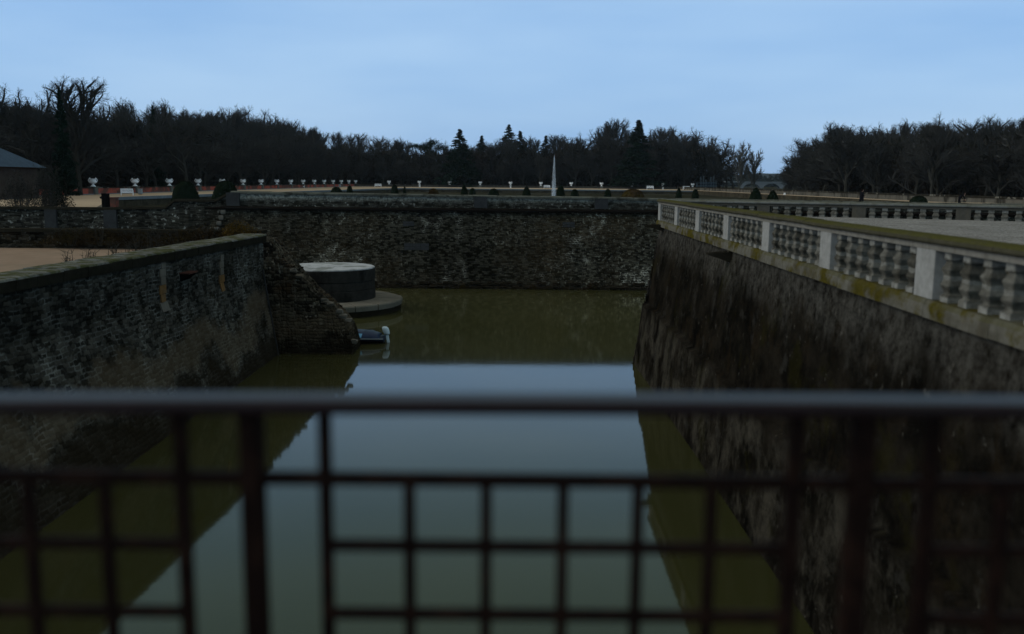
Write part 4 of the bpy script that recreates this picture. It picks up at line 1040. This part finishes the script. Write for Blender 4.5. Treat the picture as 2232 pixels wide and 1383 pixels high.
# distant hills and bridge
g = MB(); n = 120; secs = []
for i in range(n + 1):
    X = lerp(-3500, 4500, i / n); h = 70 + 26 * sin(i * .35) + 12 * sin(i * 1.7) + 6 * sin(i * 4.1)
    secs.append([(X, 3300, -3.6), (X, 3450, h * .62 + 3 * sin(i * 9)), (X, 3900, h * .78), (X, 5200, -3.6)])
g.loft(secs); tag(g.build('hills', M['hill']), kind='structure')
g = MB(); rr = random.Random(8)
for i in range(420):
    X = rr.uniform(60, 700); c = Vector((X, 1100 + rr.uniform(-20, 60), -3.6)); h = rr.uniform(9, 14)
    for k in range(9): g.stone((c.x + rr.uniform(-3, 3), c.y + rr.uniform(-3, 3), c.z + h * (.2 + .8 * k / 9)), 4 - .3 * k, 4 - .3 * k, 2, rr, .4)
o = g.build('distant_wood', M['hill']); tag(o, 'hazy blue wood far beyond the river', 'wood', kind='stuff')
YB = 720; br = thing('arched_bridge', (atY(1665, 400, YB).x, YB, -3.6), 'pale arched bridge far away in the gap between the woods', 'bridge')
zt_ = atY(1665, 396.5, YB).z; xa = atY(1610, 400, YB).x; xc = atY(1661, 400, YB).x; sp_ = 15.5
g = MB(); g.box(xa - 10, xa + 62, YB, YB + 8, zt_ - .7, zt_); g.build('deck', M['bridge'], br)
g = MB()
for k in range(-1, 3):
    cx = xc + (k + .5) * sp_ * 1.0; R = sp_ / 2 - 1.0; N = 16; zs = -4.2
    pr = [(cx - sp_ / 2, zt_ - .7), (cx - sp_ / 2, zs)] 
    arch = [(cx + R * cos(pi - pi * j / N), zs + (zt_ - 1.5 - zs) * sin(pi * j / N)) for j in range(N + 1)]
    for (a, za), (b_, zb_) in zip(arch, arch[1:]):
        g.hexa([(a, YB + .5, za), (b_, YB + .5, zb_), (b_, YB + 7, zb_), (a, YB + 7, za), (a, YB + .5, zt_ - .7), (b_, YB + .5, zt_ - .7), (b_, YB + 7, zt_ - .7), (a, YB + 7, zt_ - .7)])
    g.box(cx - sp_ / 2, cx - R, YB + .5, YB + 7, zs, zt_ - .7); g.box(cx + R, cx + sp_ / 2, YB + .5, YB + 7, zs, zt_ - .7)
g.build('arches', M['bridge'], br)

# ------------------------------------------------------------------ people
def person(loc, rz, label, J, edges, hairp, head, sc=1.0, hands=()):
    t = thing('person', loc, label, 'person'); t.rotation_euler = (0, 0, rz)
    me = bpy.data.meshes.new('clothed_body'); me.from_pydata([j[0] for j in J], edges, []); me.materials.append(M['coat'])
    o = bpy.data.objects.new('clothed_body', me); COL.objects.link(o); o.parent = t
    o.modifiers.new('skin', 'SKIN'); o.modifiers.new('sub', 'SUBSURF').levels = 1; o.modifiers['sub'].render_levels = 2
    for i, j in enumerate(J): me.skin_vertices[0].data[i].radius = (j[1], j[2]); me.skin_vertices[0].data[i].use_root = (i == 0)
    g = MB(); hx, hy, hz = head
    prof = [(.02, -.13), (.055, -.12), (.07, -.08), (.078, -.02), (.085, .05), (.075, .10), (.04, .125), (.01, .13)]
    n = 14; sec = [[(hx + 1.18 * r * cos(a) + .01, hy + r * sin(a) * .92, hz + z) for a in [2 * pi * k / n for k in range(n)]] for r, z in prof]
    g.loft(sec); g.add([(hx + .095, hy - .014, hz - .03), (hx + .095, hy + .014, hz - .03), (hx + .125, hy, hz - .028), (hx + .10, hy, hz + .025)], [(0, 1, 2), (0, 2, 3), (1, 3, 2)])
    g.tube((hx - .02, hy, hz - .22), (hx - .005, hy, hz - .08), .05, .048, 10)
    for s in (-1, 1): g.stone((hx - .005, hy + s * .08, hz - .005), .012, .008, .025)
    g.build('head', M['skin'], t, smooth=True, local=True)
    g = MB(); sec = [[(hx - .028 + 1.2 * r * cos(a), hy + r * sin(a), hz + .01 + z) for a in [2 * pi * k / n for k in range(n)]] for r, z in [(.03, -.13), (.07, -.10), (.088, -.02), (.092, .06), (.082, .11), (.045, .138), (.01, .142)]]
    g.loft(sec); g.build('hair', M['hair'], t, smooth=True, local=True)
    for hp in hands:
        g = MB(); g.stone(hp, .04, .025, .05, random.Random(1), .05)
        for k in range(4): g.tube((hp[0] + .02, hp[1] - .024 + k * .016, hp[2] - .03), (hp[0] + .05, hp[1] - .024 + k * .016, hp[2] - .09 + .006 * abs(k - 1)), .009, .007, 5)
        g.tube((hp[0] + .02, hp[1] + .03, hp[2] + .01), (hp[0] + .065, hp[1] + .045, hp[2] - .03), .010, .008, 5)
        g.build('hand', M['skin'], t, local=True)
    return t
J = [((0, 0, .92), .17, .16), ((.0, 0, 1.12), .165, .15), ((.02, 0, 1.34), .19, .14), ((.03, 0, 1.45), .09, .07),
     ((.02, -.20, 1.38), .075, .075), ((.02, -.25, 1.12), .065, .06), ((.20, -.22, .98), .05, .05), ((.02, .20, 1.38), .075, .075), ((-.04, .25, 1.12), .065, .06), ((.16, .23, .96), .05, .05),
     ((.10, -.10, .50), .13, .12), ((.20, -.10, .10), .06, .06), ((.30, -.10, .04), .05, .04), ((-.08, .10, .50), .13, .12), ((-.20, .10, .12), .06, .06), ((-.10, .10, .04), .05, .04)]
E_ = [(0, 1), (1, 2), (2, 3), (2, 4), (4, 5), (5, 6), (2, 7), (7, 8), (8, 9), (0, 10), (10, 11), (11, 12), (0, 13), (13, 14), (14, 15)]
P = atY(1878, 430, 96)
person((P.x, 96, -2.2), radians(10), 'person in a dark coat walking to the right behind the far balustrade', J, E_, None, (.05, 0, 1.60), hands=((.25, -.21, .95), (.21, .22, .93)))
J2 = [((0, 0, .88), .17, .16), ((.12, 0, 1.06), .165, .15), ((.32, 0, 1.20), .18, .14), ((.44, 0, 1.22), .09, .07),
      ((.34, -.19, 1.16), .075, .075), ((.42, -.23, .92), .06, .06), ((.55, -.20, .75), .05, .05), ((.34, .19, 1.16), .075, .075), ((.42, .23, .92), .06, .06), ((.55, .20, .75), .05, .05),
      ((.08, -.10, .48), .12, .11), ((-.02, -.10, .10), .06, .06), ((.10, -.10, .04), .05, .04), ((.10, .10, .48), .12, .11), ((.0, .10, .10), .06, .06), ((.12, .10, .04), .05, .04)]
P = atY(2091, 425, 98)
person((P.x, 98, -2.2), radians(5), 'person in dark clothes leaning forward near the stained wall at far right', J2, E_, None, (.55, 0, 1.32), hands=((.58, -.20, .70), (.58, .20, .70)))

# ------------------------------------------------------------------ haze
g = MB(); g.box(-3600, 5200, -70, 5300, -9.5, 130)
hz = bpy.data.materials.new('haze'); hz.use_nodes = True; nt = hz.node_tree; nt.nodes.clear()
o_ = nt.nodes.new('ShaderNodeOutputMaterial'); pv = nt.nodes.new('ShaderNodeVolumePrincipled'); pv.inputs['Color'].default_value = (.75, .88, 1, 1); pv.inputs['Density'].default_value = .000045
nt.links.new(pv.outputs[0], o_.inputs['Volume'])
tag(g.build('haze', hz), 'thin bluish haze over the garden and river', 'haze', kind='stuff')

# ------------------------------------------------------------------ light
EL, AZ = radians(28), radians(262)
w = bpy.data.worlds.new('World'); S.world = w; w.use_nodes = True; nt = w.node_tree
bg = nt.nodes['Background']; sk = nt.nodes.new('ShaderNodeTexSky'); sk.sky_type = 'NISHITA'; sk.sun_disc = False
sk.sun_elevation = EL; sk.sun_rotation = AZ; sk.air_density = 1.2; sk.dust_density = 1.0; sk.ozone_density = 3.0
tc = nt.nodes.new('ShaderNodeTexCoord'); mp = nt.nodes.new('ShaderNodeMapping'); mp.inputs['Scale'].default_value = (1.2, 1.2, 6); nz = nt.nodes.new('ShaderNodeTexNoise'); nz.inputs['Scale'].default_value = 1.7; nz.inputs['Detail'].default_value = 4
rmp = nt.nodes.new('ShaderNodeValToRGB'); rmp.color_ramp.elements[0].position = .3; rmp.color_ramp.elements[0].color = (.80, .86, .94, 1); rmp.color_ramp.elements[1].position = .7; rmp.color_ramp.elements[1].color = (1.16, 1.08, 1.03, 1)
mx = nt.nodes.new('ShaderNodeMix'); mx.data_type = 'RGBA'; mx.blend_type = 'MULTIPLY'; mx.inputs[0].default_value = 1
mx2 = nt.nodes.new('ShaderNodeMix'); mx2.data_type = 'RGBA'; mx2.blend_type = 'MULTIPLY'; mx2.inputs[0].default_value = 1; mx2.inputs[7].default_value = (1, 1, 1, 1)
L = nt.links.new
L(tc.outputs['Generated'], mp.inputs[0]); L(mp.outputs[0], nz.inputs['Vector']); L(nz.outputs['Fac'], rmp.inputs[0])
cl = nt.nodes.new('ShaderNodeMix'); cl.data_type = 'RGBA'; cl.inputs[0].default_value = .80; cl.inputs[7].default_value = (3.75, 6.25, 9.7, 1); sx_ = nt.nodes.new('ShaderNodeSeparateXYZ'); L(tc.outputs['Generated'], sx_.inputs[0]); mr = nt.nodes.new('ShaderNodeMapRange'); mr.interpolation_type = 'SMOOTHSTEP'; L(sx_.outputs[2], mr.inputs[0]); mr.inputs[1].default_value = .16; mr.inputs[2].default_value = .46
over = nt.nodes.new('ShaderNodeMix'); over.data_type = 'RGBA'; over.inputs[6].default_value = (3.75, 6.25, 9.7, 1); over.inputs[7].default_value = (2.9, 4.9, 4.7, 1); L(mr.outputs[0], over.inputs[0]); mr3 = nt.nodes.new('ShaderNodeMapRange'); mr3.interpolation_type = 'SMOOTHSTEP'; L(sx_.outputs[2], mr3.inputs[0]); mr3.inputs[1].default_value = .46; mr3.inputs[2].default_value = .78
ov2 = nt.nodes.new('ShaderNodeMix'); ov2.data_type = 'RGBA'; ov2.inputs[7].default_value = (5.6, 5.5, 5.0, 1); L(mr3.outputs[0], ov2.inputs[0]); L(over.outputs[2], ov2.inputs[6]); L(ov2.outputs[2], cl.inputs[7])
L(sk.outputs[0], cl.inputs[6]); L(cl.outputs[2], mx.inputs[6]); L(rmp.outputs[0], mx.inputs[7]); L(mx.outputs[2], mx2.inputs[6]); L(mx2.outputs[2], bg.inputs[0])
bg.inputs[1].default_value = .10
sl = bpy.data.lights.new('sun', 'SUN'); so = bpy.data.objects.new('sun', sl); COL.objects.link(so); sl.energy = 1.1; sl.angle = radians(35); sl.color = (1, .97, .93)
sd = Vector((sin(AZ) * cos(EL), cos(AZ) * cos(EL), sin(EL))); so.rotation_euler = sd.to_track_quat('Z', 'Y').to_euler()
vs = S.view_settings; vs.view_transform = 'Standard'; vs.look = 'None'; vs.exposure = 0; vs.gamma = 1; vs.use_curve_mapping = False
S.cycles.use_denoising = True; S.cycles.max_bounces = 5; S.cycles.volume_bounces = 0; S.cycles.transparent_max_bounces = 12
S.cycles.caustics_reflective = False; S.cycles.caustics_refractive = False
